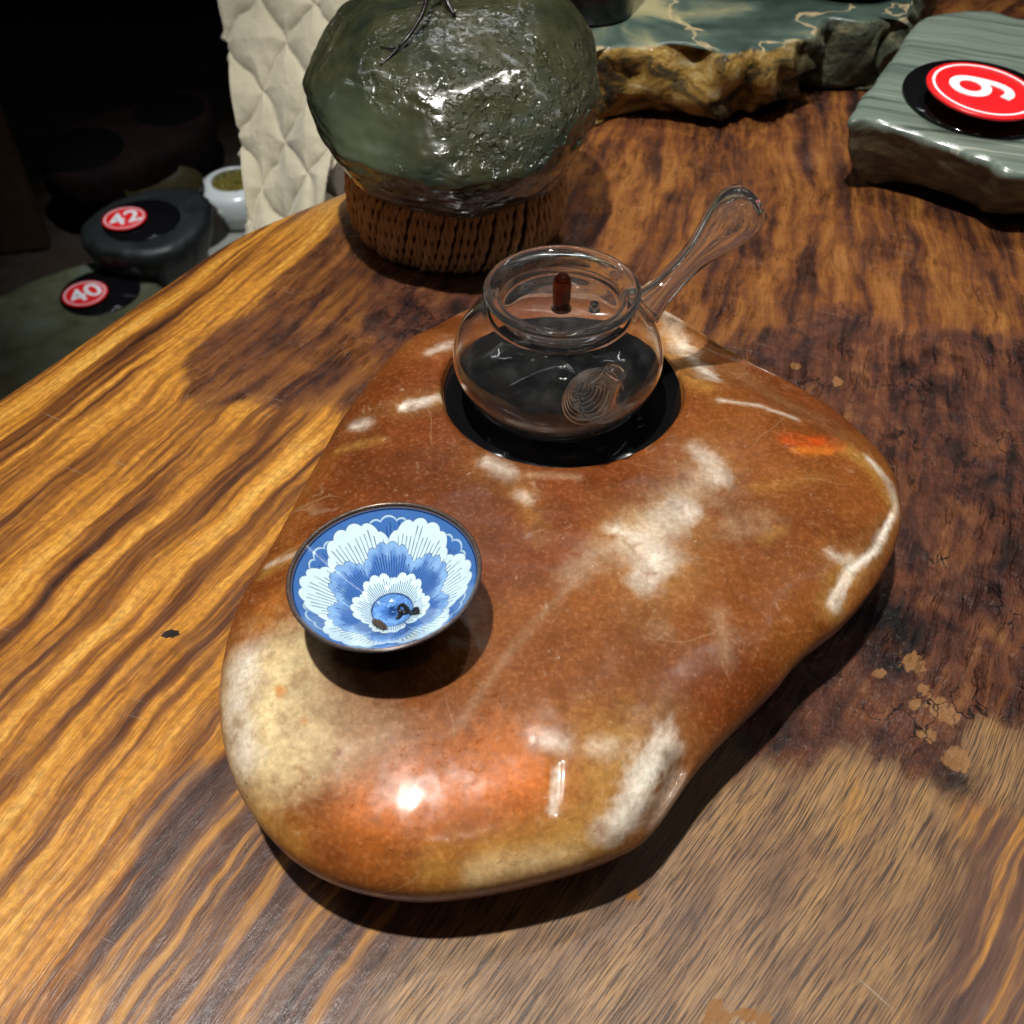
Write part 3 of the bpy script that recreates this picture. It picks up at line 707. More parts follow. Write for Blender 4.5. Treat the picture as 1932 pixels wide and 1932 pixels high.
def leaf(name, pxs, rad, mat, hairs, label):
    base = hit(*pxs[0], tree=bb)
    Vl, Fl = [], []
    for seg in pxs[1:]:
        ptsl = [hit(*q, tree=bb) - base + Vector((0, 0, rad * .9 + .0006 * random.random())) for q in seg]
        ptsl = smooth_prof([tuple(q) for q in ptsl], 6)
        n = len(ptsl); rads = [rad * (.25 + .75 * math.sin(math.pi * (i + .6) / (n + .2)) ** .6) * (1 + .25 * math.sin(i * 2.1)) for i in range(n)]
        tube(ptsl, rads, 7, True, Vl, Fl, .35)
    for k in range(hairs):
        a = Vl[random.randrange(len(Vl))]; d = Vector((random.uniform(-1, 1), random.uniform(-1, .2), random.uniform(-.1, .5))).normalized() * .0016
        tube([a, Vector(a) + d], [.00012, .00004], 4, True, Vl, Fl)
    o = link(name, mesh(name, Vl, Fl), mat); o.location = base
    return tag(o, label, "tea leaf")
leaf("tea_leaf", [(768, 1155), [(752, 1146), (760, 1143), (768, 1150), (774, 1158), (786, 1160)], [(766, 1152), (756, 1162), (748, 1170)], [(752, 1147), (754, 1155), (762, 1158), (770, 1157)], [(778, 1155), (787, 1152), (790, 1160)]], .00085,
     plain("black_tea", (.008, .007, .007), .16, .3, 600), 0, "twisted glossy black tea leaf lying on the blue bud in the bowl")
leaf("tea_leaf", [(715, 1180), [(703, 1173), (712, 1178), (722, 1184), (731, 1189)], [(704, 1176), (713, 1183), (724, 1189)], [(706, 1172), (718, 1177), (729, 1185)]], .00085,
     plain("brown_tea", (.060, .036, .022), .6, .5, 900), 26, "short brown hairy tea leaf lying on the white petal in the bowl")

# ------------------------------------------------------------------ rope ring and green boulder
rc = Vector((-.0395, .684, 0)); RRg = .0650
ring = empty("rope_ring", tuple(rc))
tag(ring, "brown rope-wrapped ring stand under the green boulder", "ring stand")
def rope_mat():
    g = G("brown_jute_rope"); ob = g.obj()
    c = g.mixc(g.noise(ob, 300, 4, .7), (.42, .22, .085), (.75, .45, .21))
    g.bsdf(Base_Color=c, Roughness=.75, Normal=g.bump(g.noise(ob, 900, 3), .5, .0008)); return g.m
ROPE = rope_mat()
cp_ = smooth_prof([(RRg - .006, .004), (RRg - .006, .044), (RRg + .002, .050), (RRg + .0085, .042), (RRg + .0105, .024), (RRg + .008, .005), (RRg - .006, .004)], 6)
link("ring_core", mesh("ring_core", *lathe(list(map(tuple, cp_)), 96)), plain("dark_rope_core", (.08, .036, .014), .8), ring)
wrap = smooth_prof([(-.004, .047), (.001, .0525), (.007, .049), (.0110, .040), (.0130, .025), (.0118, .011), (.008, .0015), (.001, .001)], 3)
Vw, Fw = [], []
nW = len(wrap)
for ply in (0, math.pi):
    path = []
    for i, (a, z) in enumerate(wrap):
        f = i / (nW - 1); s_ = (f - .5) * -.0230; ph = ply + f * 2 * math.pi * 4.5
        nrm_r = math.cos((f - .1) * math.pi); 
        path.append((RRg + a + .00105 * math.cos(ph), s_ + .00125 * math.sin(ph), z))
    tube(path, .00150, 5, True, Vw, Fw)
wme = mesh("strand", Vw, Fw); NS = 100
for k in range(NS):
    if k == 0: s0 = link("strand", wme, ROPE, ring); o = s0
    else: o = s0.copy(); col.objects.link(o); o.parent = ring
    o.rotation_euler = (0, 0, 2 * math.pi * (k + .38 * random.uniform(-1, 1)) / NS); o.scale = (random.uniform(.99, 1.025), random.uniform(.9, 1.15), random.uniform(.96, 1.03))
bl = [(-.0030, 0, .0505), (.0005, .0012, .0540), (.0045, .0030, .0530), (.0070, .0055, .0490)]
Vq, Fq = tube(smooth_prof([(RRg + a, b, z) for a, b, z in bl], 3), [.0012, .0019, .0022, .0023, .0024, .0024, .0023, .0021, .0016, .0010], 6)
lme = mesh("braid_link", Vq, Fq)
for k in range(52):
    if k == 0: l0 = link("braid_link", lme, ROPE, ring); o = l0
    else: o = l0.copy(); col.objects.link(o); o.parent = ring
    o.rotation_euler = (0, 0, 2 * math.pi * k / 52)

bc = Vector((-.0400, .650, .1060)); BA, BB, BC = .1000, .092, .0640
nu, nv = 460, 300
lon = np.linspace(0, 2 * np.pi, nu, endpoint=False); lat = np.linspace(-np.pi / 2, np.pi / 2, nv)
LO, LA = np.meshgrid(lon, lat)
def sp(v, e): return np.sign(v) * np.abs(v) ** e
ux = sp(np.cos(LA), .92) * sp(np.cos(LO), .9); uy = sp(np.cos(LA), .92) * sp(np.sin(LO), .9); uz = sp(np.sin(LA), .9)
D = np.stack([ux.ravel(), uy.ravel(), uz.ravel()], 1); Dn = D / np.linalg.norm(D, axis=1)[:, None]
amp = 1 + .055 * fbm(Dn, 1.3, 2, .5, 4.2) + .020 * fbm(Dn, 4, 3, .5, 1.2)
top_l = 1 - .20 * sstep(Dn[:, 2] - .35 * Dn[:, 0], .35, 1.2) * (Dn[:, 0] < .4)        # shoulder falls away on the left
amp = amp * top_l
# ledge across the front, and broken hollows below it
lw = .10 * fbm(Dn, 3, 2, .5, 7.7)
amp = amp - .016 * np.exp(-((Dn[:, 2] - .34 + .10 * Dn[:, 0] + lw * .6) / .028) ** 2) * (Dn[:, 1] < .1) * sstep(.35 - Dn[:, 0], 0, .5)
rough_b = sstep(fbm(Dn, 2.2, 2, .5, 12.), -.05, .4)
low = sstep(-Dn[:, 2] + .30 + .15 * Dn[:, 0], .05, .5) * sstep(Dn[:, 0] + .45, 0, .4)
amp = amp + low * (.012 * fbm(Dn * np.array([1, 1, 2.2]), 7, 4, .6, 20.) - .040 * np.abs(fbm(Dn * np.array([1, 1, 1.5]), 2.6, 3, .5, 31.)))
patch = np.exp(-(((Dn[:, 0] + .55) / .28) ** 2 + ((Dn[:, 2] + .02) / .33) ** 2)) * (Dn[:, 1] < 0)
pitted = np.clip(1 - 1.3 * patch, 0, 1)
amp = amp + .003 * pitted * fbm(Dn, 22, 3, .6, 2.5)
BV = D * np.array([BA, BB, BC]) * amp[:, None]
axs = np.array([BA, BB, BC])
for nrm_, kf in (((-.50, -.80, .05), .86), ((.30, -.85, .15), .90), ((.1, -.45, .9), .88), ((-.75, -.2, .65), .84), ((.75, -.35, .55), .90), ((.85, -.4, -.3), .88), ((-.2, -.8, -.6), .93), ((.45, -.7, -.55), .92), ((-.8, -.3, -.5), .86)):
    nn = np.array(nrm_); nn = nn / np.linalg.norm(nn); hsup = np.linalg.norm(axs * nn)
    ov = BV @ nn - (kf + .02 * fbm(Dn, 5, 2, .5, kf * 40)) * hsup
    k_ = .0022; ovs = k_ * np.log1p(np.exp(np.clip(ov / k_, -30, 30)))
    BV = BV - .80 * ovs[:, None] * nn[None, :]
BV[:, 2] = np.where(BV[:, 2] < 0, BV[:, 2] * .93, BV[:, 2])
BV[:, 1] += .72 * (BV[:, 2] + .012) * np.where(BV[:, 2] > -.012, 1, .25)
bF = grid_faces(nv, nu, True)
bome = mesh("green_boulder", BV, bF)
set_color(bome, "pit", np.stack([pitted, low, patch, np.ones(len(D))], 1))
def boulder_mat():
    g = G("wet_green_jade_stone"); ob = g.obj(); a = g.n('SeparateColor'); g.put(a.inputs[0], g.attr("pit").outputs['Color'])
    n = g.noise(ob, 14, 5, .6, .5)
    c = g.ramp(n, [(.32, (.012, .018, .012)), (.45, (.032, .035, .017)), (.56, (.050, .051, .026)), (.70, (.044, .060, .046))])
    c = g.mixc(g.math('MULTIPLY', a.outputs[2], .55), c, (.085, .115, .070))
    c = g.mixc(g.step(g.noise(ob, 34, 4), .72, .78, 0, .35), c, (.12, .09, .02))
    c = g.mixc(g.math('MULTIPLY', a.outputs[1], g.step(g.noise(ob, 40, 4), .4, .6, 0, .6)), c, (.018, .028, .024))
    wv = g.vm('ADD', ob, g.vm('MULTIPLY', g.noisec(ob, 70), (.010, .010, .010)))
    speck = g.step(g.noise(wv, 260, 3, .55), .53, .64); zone = g.step(g.noise(ob, 18, 3), .36, .52)
    pits = g.step(g.voro(wv, 150, 'SMOOTH_F1'), .10, .34)
    h = g.math('ADD', g.math('MULTIPLY', speck, .8), g.math('MULTIPLY', pits, .9))
    b = g.bump(h, g.math('MULTIPLY', g.math('MULTIPLY', a.outputs[0], zone), .75), .0016)
    b = g.bump(g.noise(ob, 24, 2), .18, .004, b)
    g.bsdf(Base_Color=c, Roughness=g.step(g.noise(ob, 60, 3), .3, .7, .16, .28), Normal=b, Specular_IOR_Level=.6, Coat_Weight=.5, Coat_Roughness=.10)
    return g.m
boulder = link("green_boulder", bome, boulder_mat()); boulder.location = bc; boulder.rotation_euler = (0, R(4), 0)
tag(boulder, "wet-looking dark green pitted boulder resting on the rope ring", "boulder")
bpy.context.view_layer.update()
mb = boulder.matrix_world.copy()
bob = BVHTree.FromPolygons([tuple(mb @ Vector(v)) for v in BV.tolist()], bF)
def on_b(px, py, off=.001):
    d = ray(px, py).normalized(); r = bob.ray_cast(EYE, d)
    return (r[0] + r[1] * off) if r[0] else Pd(px, py, .66)
tw = on_b(817, 45, .004)
twig = empty("dry_twig", tuple(tw)); tag(twig, "thin dark forked twig standing on top of the green boulder", "twig")
TW = plain("dark_twig_bark", (.012, .008, .007), .30, .4, 500)
def twig_part(name, pts, r0, r1):
    pp = smooth_prof([tuple(Vector(q) - tw) for q in pts], 5); n = len(pp)
    return link(name, mesh(name, *tube(pp, [r0 + (r1 - r0) * i / (n - 1) for i in range(n)], 8)), TW, twig)
topp = on_b(822, 8, .010) + Vector((.006, .006, .022))
twig_part("stem", [topp + Vector((.004, .002, .03)), topp, on_b(817, 22, .013), on_b(800, 52, .009), on_b(775, 78, .005), on_b(753, 95, .002)], .0023, .0009)
twig_part("fork", [on_b(753, 95, .002), on_b(735, 95, .0014), on_b(717, 91, .0012)], .0009, .0004)
twig_part("fork", [on_b(753, 95, .002), on_b(738, 108, .0012), on_b(718, 124, .0006)], .0008, .0003)
twig_part("branch", [topp, on_b(838, 6, .010), on_b(845, 18, .005), on_b(858, 32, .0006)], .0022, .0013)

# ------------------------------------------------------------------ slabs of stone at the back
def slab(name, outline, ztop, rings, seed, top_noise=.0015, side_noise=.008, n_in=14, tilt=(0, 0), n=16, facet=0):
    """outline: world xy points of the widest contour; rings: (inset, fraction of the height) from the top edge down."""
    o = smooth_prof([(a, b, 0) for a, b in outline], n, True)[:, :2]; c = o.mean(0); m = len(o)
    dirs = c - o; ln = np.linalg.norm(dirs, axis=1)[:, None]; dirs = dirs / ln
    rows, side = [], []
    for k in range(n_in):
        f = 1 - (k / n_in); q = o + dirs * (rings[0][0] + (ln - rings[0][0]) * f * .999); rows.append(np.concatenate([q, np.full((m, 1), ztop)], 1)); side.append(np.zeros(m))
    for j, (ins, f) in enumerate(rings):
        rows.append(np.concatenate([o + dirs * ins, np.full((m, 1), ztop * f)], 1)); side.append(np.full(m, min(1, j / 2.0)))
    Vs = np.concatenate(rows); S = np.concatenate(side)
    zf = Vs[:, 2] / ztop
    Vs[:, 2] += (tilt[0] * (Vs[:, 0] - c[0]) + tilt[1] * (Vs[:, 1] - c[1])) * sstep(zf, .3, 1.)
    Vs[:, 2] += top_noise * fbm(Vs, 22, 3, .5, seed) * (S < .6)
    nz = fbm(Vs * np.array([1, 1, 1.4]), 26, 5, .55, seed + 3.) ; nz2 = fbm(Vs * np.array([1, 1, 1.4]), 26, 5, .55, seed + 9.)
    if facet: nz = np.abs(fbm(Vs * np.array([1, 1, 1.3]), 17, 2, .5, seed + 3.)) * 2.2 - .7 + .22 * fbm(Vs, 60, 3, .6, 2.); nz2 = fbm(Vs, 17, 2, .5, seed + 9.)
    dd = np.tile(dirs, (len(rows), 1)); k = S * np.clip(Vs[:, 2] / .01, 0, 1)
    Vs[:, :2] += dd * (side_noise * nz * k)[:, None]; Vs[:, 2] += side_noise * .5 * nz2 * k * (zf < .9)
    Vs[:, 2] = np.maximum(Vs[:, 2], 0.0006)
    Fs = [tuple(reversed(f)) for f in grid_faces(len(rows), m, True)]
    Fs.append(tuple(range(m)));
    Fs.append(tuple(reversed([(len(rows) - 1) * m + k for k in range(m)])))
    Fs = [tuple(reversed(f)) for f in Fs]
    meS = mesh(name, Vs, Fs); set_color(meS, "side", np.stack([S, zf, S, S], 1)); return meS
def pxy(l, z): return [(P(a, b, z).x, P(a, b, z).y) for a, b in l]
zt = .064
front_e = pxy([(1080, 100), (1120, 94), (1200, 84), (1280, 88), (1378, 100), (1420, 90), (1452, 94), (1500, 78), (1540, 60), (1560, 34), (1620, 38), (1680, 28), (1716, 22)], zt)
back_e = [(.43, 1.10), (.40, 1.18), (.25, 1.22), (.10, 1.18), (.02, 1.05), (.01, .93)]
g = G("green_veined_polished_stone"); ob = g.obj(); s_ = g.n('SeparateColor'); g.put(s_.inputs[0], g.attr("side").outputs['Color'])
warp = g.vm('ADD', ob, g.vm('MULTIPLY', g.noisec(ob, 14, 4), (.05, .05, .03)))
nt = g.noise(warp, 11, 6, .55, .6)
ct = g.ramp(nt, [(.34, (.016, .030, .026)), (.46, (.036, .058, .048)), (.54, (.062, .092, .076)), (.59, (.12, .14, .095)), (.66, (.28, .26, .14)), (.74, (.36, .32, .19))])
vein = g.math('ABSOLUTE', g.math('SUBTRACT', g.noise(warp, 6, 4, .6, .8), .5))
ct = g.mixc(g.step(vein, .0, .016, .8, 0), ct, (.46, .36, .20))
ns_ = g.noise(g.vm('MULTIPLY', warp, (1, 1, 1.7)), 34, 7, .65, .6)
cs_ = g.ramp(ns_, [(.34, (.014, .012, .007)), (.43, (.075, .050, .017)), (.50, (.28, .165, .030)), (.57, (.38, .24, .06)), (.67, (.46, .40, .24))])
xs = g.sep(ob)[0]
cs2 = g.ramp(ns_, [(.36, (.010, .012, .008)), (.48, (.055, .065, .040)), (.58, (.12, .13, .075)), (.70, (.40, .34, .19))])
cs_ = g.mixc(g.step(xs, .20, .26), cs_, cs2)
sd_ = g.step(s_.outputs[0], .15, .75)
c = g.mixc(sd_, ct, cs_)
b = g.bump(g.noise(ob, 120, 6, .7), g.math('ADD', g.math('MULTIPLY', sd_, .9), .04), .005)
g.bsdf(Base_Color=c, Roughness=g.math('ADD', g.math('MULTIPLY', sd_, .25), .30), Specular_IOR_Level=.3, Normal=b, Coat_Weight=.08, Coat_Roughness=.12)
gs = link("green_slab_tray", slab("green_slab_tray", front_e + back_e, zt, [(.0035, 1.0), (.0012, .975), (.0006, .92), (.001, .82), (.001, .7), (.001, .55), (.002, .4), (.004, .28), (.008, .16), (.014, .06), (.03, .01)], 3., .0014, .014, n=24, facet=1), g.m)
tag(gs, "rough-edged green stone slab with polished veined top at the back of the table", "stone slab")
# black vessels standing on it
def vessel(name, px, py, rad, prof_, mat, label, cat, n=64):
    q = P(px, py, zt); Vx, Fx = lathe(prof_, n); o = link(name, mesh(name, Vx, Fx), mat); o.location = (q.x, q.y + rad, zt + .0012); return tag(o, label, cat)
BLK = plain("black_clay", (.006, .006, .007), .28, .3, 120)
qv = P(1120, 56, zt)
r_ = .0355
vessel("black_cup", 1118, 55, r_, [(0, 0), (r_ * .94, 0), (r_, .002), (r_, .030), (r_ * .985, .0315), (r_ * .985, .0335), (r_, .035), (r_, .075), (r_ * .92, .078), (r_ * .92, .01), (0, .01)], BLK,
       "black straight-sided cup standing on the green slab behind the boulder", "cup")
r_ = .050
vessel("red_brown_dish", 1395, 5, r_, [(0, 0), (r_ * .7, 0), (r_ * .8, .002), (r_, .016), (r_, .024), (r_ * .95, .024), (r_ * .75, .006), (0, .005)], plain("red_brown_clay", (.05, .014, .009), .3, .3, 120),
       "low red-brown clay dish standing on the middle of the green slab", "dish")
r_ = .048
vessel("black_dish", 1620, 12, r_, [(0, 0), (r_ * .8, 0), (r_ * .9, .002), (r_, .010), (r_, .020), (r_ * .95, .020), (r_ * .8, .006), (0, .005)], BLK,
       "low black dish standing on the right end of the green slab", "dish")

zt9 = .061
o9 = pxy([(1600, 232), (1608, 210), (1650, 160), (1690, 105), (1725, 58), (1790, 42), (1860, 40), (1940, 52)], .058) + [(.50, .90), (.60, .85), (.62, .74), (.55, .665), (.46, .655)] + pxy([(1932, 335), (1860, 312), (1780, 285), (1700, 262), (1640, 248)], .052)
g = G("banded_green_jade"); ob = g.obj(); s_ = g.n('SeparateColor'); g.put(s_.inputs[0], g.attr("side").outputs['Color'])
rot = g.n('Mapping'); g.put(rot.inputs[0], ob); rot.inputs['Rotation'].default_value = (R(22), 0, R(14))
wv = g.vm('ADD', rot.outputs[0], g.vm('MULTIPLY', g.noisec(ob, 9, 2), (.0, .020, .0)))
band = g.noise(g.vm('MULTIPLY', wv, (3, 105, 3)), 1.0, 4, .6); band2 = g.noise(g.vm('MULTIPLY', wv, (4, 330, 4)), 1.0, 3, .6)
c = g.ramp(g.math('ADD', g.math('MULTIPLY', band, .7), g.math('MULTIPLY', band2, .3)), [(.36, (.045, .062, .052)), (.45, (.105, .135, .112)), (.53, (.165, .205, .170)), (.58, (.115, .150, .125)), (.66, (.40, .43, .35))])
low_ = g.ramp(g.noise(g.vm('MULTIPLY', ob, (1, 1, 3)), 40, 5, .6), [(.35, (.040, .030, .014)), (.5, (.085, .070, .034)), (.65, (.17, .15, .085))])
lowf = g.step(g.math('ADD', s_.outputs[1], g.math('MULTIPLY', g.math('SUBTRACT', g.noise(ob, 30, 4), .5), .25)), .86, .93, 1, 0)
c = g.mixc(lowf, c, low_)
g.bsdf(Base_Color=c, Roughness=g.math('ADD', g.math('MULTIPLY', lowf, .35), .24), Normal=g.bump(g.noise(ob, 90, 5, .6), g.math('ADD', g.math('MULTIPLY', lowf, .5), .05), .003), Coat_Weight=g.math('MULTIPLY', g.math('SUBTRACT', 1.0, lowf), .12), Coat_Roughness=.12)
TLT = (-.02, .055)
s9 = link("banded_stone_tray", slab("banded_stone_tray", o9, zt9, [(.008, 1.0), (.003, .985), (.0008, .955), (.0, .91), (.002, .85), (.004, .76), (.007, .6), (.014, .38), (.026, .16), (.04, .03), (.06, .01)], 21., .0004, .0022, tilt=TLT), g.m)
tag(s9, "green banded stone tray with black disc and red tag at the right of the table", "tea tray")
c9 = np.mean(smooth_prof([(a, b, 0) for a, b in o9], 16, True)[:, :2], axis=0)
def top9(x, y): return zt9 + TLT[0] * (x - c9[0]) + TLT[1] * (y - c9[1])
n9 = Vector((-TLT[0], -TLT[1], 1)).normalized(); q9 = Vector((0, 0, 1)).rotation_difference(n9)
DISC_P = [(0, -.003), (.0565, -.003), (.0565, .0006), (.0557, .0014), (.03, .0014), (0, .0014)]
dp = P(1850, 182, .063); 
d9 = link("inset_disc", mesh("inset_disc", *lathe(DISC_P, 96)), LACQ, s9); d9.rotation_mode = 'QUATERNION'; d9.rotation_quaternion = q9
d9.location = (dp.x, dp.y, top9(dp.x, dp.y) + .0014)
d9["label"] = "glossy black disc let into the banded stone"
def redmat(name="red_tag_plastic"):
    g = G(name); g.bsdf(Base_Color=g.mixc(g.noise(g.obj(), 80, 3), (.70, .010, .014), (.78, .016, .02)), Roughness=.32, Specular_IOR_Level=.4); return g.m
RED_M = redmat(); WHT_M = plain("white_print", (.80, .78, .80), .35, .03)
def text_mesh(body, size, bold):
    cu_ = bpy.data.curves.new("numeral", 'FONT'); cu_.body = body; cu_.size = size; cu_.align_x = 'CENTER'; cu_.align_y = 'CENTER'; cu_.extrude = .0003; cu_.offset = bold
    o = bpy.data.objects.new("numeral_tmp", cu_); col.objects.link(o); bpy.context.view_layer.update()
    m_ = bpy.data.meshes.new_from_object(o.evaluated_get(bpy.context.evaluated_depsgraph_get())); bpy.data.objects.remove(o); m_.name = "numeral"
    xs_ = [v.co.x for v in m_.vertices]; ys_ = [v.co.y for v in m_.vertices]
    cx_, cy_ = (max(xs_) + min(xs_)) / 2, (max(ys_) + min(ys_)) / 2
    for v in m_.vertices: v.co.x -= cx_; v.co.y -= cy_
    return m_
def nine_mesh(size):
    Vn, Fn = [], []
    def ribbon(path, wid, z0, z1, closed):
        p = smooth_prof([(a, b, 0) for a, b in path], 8, closed)[:, :2]; m = len(p); b0 = len(Vn)
        for i in range(m):
            t = (p[(i + 1) % m] - p[i - 1]) if closed else (p[min(i + 1, m - 1)] - p[max(i - 1, 0)])
            t = t / np.linalg.norm(t); nr = np.array([-t[1], t[0]]) * wid / 2
            for q, z in ((p[i] + nr, z1), (p[i] - nr, z1), (p[i] - nr, z0), (p[i] + nr, z0)): Vn.append((q[0] * size, q[1] * size, z))
        for i in range(m if closed else m - 1):
            j = (i + 1) % m
            for k in range(4): Fn.append((b0 + i * 4 + k, b0 + i * 4 + (k + 1) % 4, b0 + j * 4 + (k + 1) % 4, b0 + j * 4 + k))
    ribbon([(.20 * math.cos(a), .165 + .20 * math.sin(a)) for a in np.linspace(0, 2 * math.pi, 10, endpoint=False)], .125, -.0002, .0003, True)
    ribbon([(.20, .17), (.205, .02), (.18, -.16), (.10, -.285), (-.03, -.31), (-.15, -.25)], .125, -.0002, .0004, False)
    return mesh("numeral", Vn, Fn)
def number_tag(body, loc, quat, spin, rad, label, lift, size):
    t = empty("number_tag", loc); t.rotation_mode = 'QUATERNION'; t.rotation_quaternion = quat @ Matrix.Rotation(spin, 3, 'Z').to_quaternion()
    tag(t, label, "number tag", "red round number tags on the stones")
    h = lift
    link("tag_disc", mesh("tag_disc", *lathe([(0, h), (rad * .985, h), (rad, h + .0005), (rad, h + .0020), (rad * .985, h + .0025), (rad * .5, h + .0025), (0, h + .0025)], 72)), RED_M, t)
    rp = [(rad * .855, h + .0024), (rad * .855, h + .0028), (rad * .905, h + .0028), (rad * .905, h + .0024), (rad * .855, h + .0024)]
    link("white_ring", mesh("white_ring", *lathe(rp, 72)), WHT_M, t, smooth=False)
    nm = link("numeral", nine_mesh(size) if body == '9' else text_mesh(body, size, rad * .022), WHT_M, t, smooth=False); nm.location = (0, 0, h + .0028)
    link("tag_stem", mesh("tag_stem", *lathe([(0, 0), (.009, 0), (.009, .001), (.0035, .002), (.0035, h - .0005), (0, h - .0004)], 24)), BLK, t)
    return t
tp = P(1855, 174, .077)
tq = Vector((0, 0, 1)).rotation_difference(Vector((.07, -.05, 1)).normalized())
number_tag("9", (tp.x, tp.y + .0035, top9(tp.x, tp.y) + .0040), tq, R(72), .0405, "red round tag with white ring and number 9 on the banded stone", .012, .058)

# ------------------------------------------------------------------ the floor and what stands there
FZ = -.72
g = G("dark_floor_boards"); ob = g.obj()
c = g.ramp(g.noise(ob, 5, 6, .6), [(.3, (.018, .012, .009)), (.6, (.030, .021, .015)), (.75, (.022, .015, .011))])
g.bsdf(Base_Color=c, Roughness=g.step(g.noise(ob, 20, 4), .3, .7, .35, .55), Normal=g.bump(g.noise(ob, 60, 5), .1, .003))
fl_ = link("floor", mesh("floor", [(-4, -1, FZ), (3, -1, FZ), (3, 5, FZ), (-4, 5, FZ)], [(0, 1, 2, 3)]), g.m, smooth=False); fl_["kind"] = "structure"
pl_ = pxy([(285, 560), (330, 480), (400, 395), (480, 290), (700, 300), (640, 560), (480, 680), (300, 760)], FZ)
g = G("pale_grey_slab"); c = g.ramp(g.noise(g.obj(), 7, 6, .6), [(.3, (.22, .22, .19)), (.6, (.32, .32, .28))])
g.bsdf(Base_Color=c, Roughness=.5, Normal=g.bump(g.noise(g.obj(), 60, 5), .1, .003))
np_ = len(pl_); plm = mesh("pavement", [(a, b, FZ + .004) for a, b in pl_] + [(a, b, FZ + .0004) for a, b in pl_], [tuple(reversed(range(np_)))] + [(k, (k + 1) % np_, np_ + (k + 1) % np_, np_ + k) for k in range(np_)])
pv_ = link("pavement", plm, g.m, smooth=False); pv_["kind"] = "structure"
wl_ = link("back_wall", mesh("back_wall", [(-4, 4.2, FZ), (3, 4.2, FZ), (3, 4.2, 2.2), (-4, 4.2, 2.2)], [(3, 2, 1, 0)]), plain("dark_wall", (.012, .011, .011), .7), smooth=False); wl_["kind"] = "structure"
def fslab(name, outline_px, h, rings, mat, label, seed, tn=.001, sn=.004, cat="tea tray"):
    zz = FZ + h
    o = pxy(outline_px, zz); cx = sum(a for a, b in o) / len(o); cy = sum(b for a, b in o) / len(o)
    me_ = slab(name, [(a - cx, b - cy) for a, b in o], h, rings, seed, tn, sn); ob_ = link(name, me_, mat); ob_.location = (cx, cy, FZ + .0045)
    tag(ob_, label, cat); return ob_, Vector((cx, cy, zz))
def stonemat(name, a, b, c_, rough=.3, sc_=14):
    g = G(name); ob = g.obj(); c = g.ramp(g.noise(ob, sc_, 6, .6, .6), [(.32, a), (.5, b), (.68, c_)])
    g.bsdf(Base_Color=c, Roughness=rough, Specular_IOR_Level=.5 if rough < .7 else .08, Normal=g.bump(g.noise(ob, 70, 5), .15, .004)); return g.m
RND = [(.020, 1.0), (.010, .98), (.003, .92), (.0, .8), (.004, .55), (.018, .25), (.04, .05), (.06, .01)]
s40, p40 = fslab("olive_stone_tray", [(-120, 640), (-40, 575), (60, 528), (150, 497), (215, 492), (275, 512), (320, 548), (350, 600), (320, 690), (200, 780), (60, 830), (-80, 760)], .11, RND,
                 stonemat("olive_stone", (.050, .052, .030), (.085, .085, .050), (.105, .125, .092)), "olive green flat stone tray on the floor carrying tag 40", 41.)
s42, p42 = fslab("dark_round_stone_tray", [(150, 430), (200, 385), (280, 358), (360, 352), (394, 372), (398, 405), (370, 445), (310, 478), (230, 482), (170, 465)], .17,
                 [(.016, 1.0), (.008, .985), (.002, .95), (.0, .88), (.008, .7), (.03, .4), (.06, .15), (.09, .02)], stonemat("charcoal_stone", (.005, .006, .006), (.010, .012, .012), (.022, .026, .025), .5),
                 "dark grey round-sided stone tray on the floor carrying tag 42", 47.)
def inset(parent, px, py, zz, rad, parent_loc, mat=LACQ):
    q = P(px, py, zz); d = link("inset_disc", mesh("inset_disc", *lathe([(0, -.004), (rad, -.004), (rad, .001), (rad * .985, .0022), (0, .0022)], 64)), mat, parent)
    d.location = (q.x - parent.location.x, q.y - parent.location.y, zz - parent.location.z + .0012); return q
UP = Matrix.Identity(3).to_quaternion()
z40, z42 = FZ + .114, FZ + .174
inset(s40, 190, 553, z40, .066, s40.location); inset(s42, 268, 417, z42, .066, s42.location)
q = P(162, 558, z40 + .006); number_tag("40", (q.x, q.y, z40 + .0035), UP, R(42), .0370, "red round tag with number 40 on the olive floor stone", .005, .054)
q = P(236, 416, z42 + .006); number_tag("42", (q.x, q.y, z42 + .0035), UP, R(30), .0370, "red round tag with number 42 on the dark floor stone", .005, .054)
# white vessel with a golden top
WPOR = plain("white_porcelain", (.62, .64, .62), .22, .06, 20)
vp_ = P(440, 338, FZ + .085)
wv_ = empty("white_burner", (vp_.x, vp_.y, FZ + .0045)); tag(wv_, "rounded white vessel with golden patterned top on the floor beside the quilt", "incense burner")
prw = smooth_prof([(a * .90, b * .50) for a, b in [(0, .0), (.062, .0), (.070, .012), (.082, .05), (.084, .095), (.078, .135), (.062, .156), (.054, .160), (.050, .157), (.048, .150), (0, .150)]], 6)
link("burner_body", mesh("burner_body", *lathe([(max(a, 0), b) for a, b in prw], 72)), WPOR, wv_)
g = G("gold_filigree"); ob = g.obj(); vv = g.voro(ob, 130, 'DISTANCE_TO_EDGE')
g.bsdf(Base_Color=g.mixc(g.step(vv, .02, .16), (.04, .034, .004), (.34, .28, .045)), Metallic=.3, Roughness=.35, Normal=g.bump(g.step(vv, .0, .2), .8, .004))
link("golden_top", mesh("golden_top", *lathe([(a * .90, b * .50) for a, b in [(0, .1575), (.046, .1565), (.0478, .154), (.0478, .1515), (0, .1515)]], 56)), g.m, wv_)
wh = P(432, 382, FZ + .09)
lp = smooth_prof([(0, -.001), (.008, -.001), (.0105, .002), (.008, .0045), (0, .005)], 4)
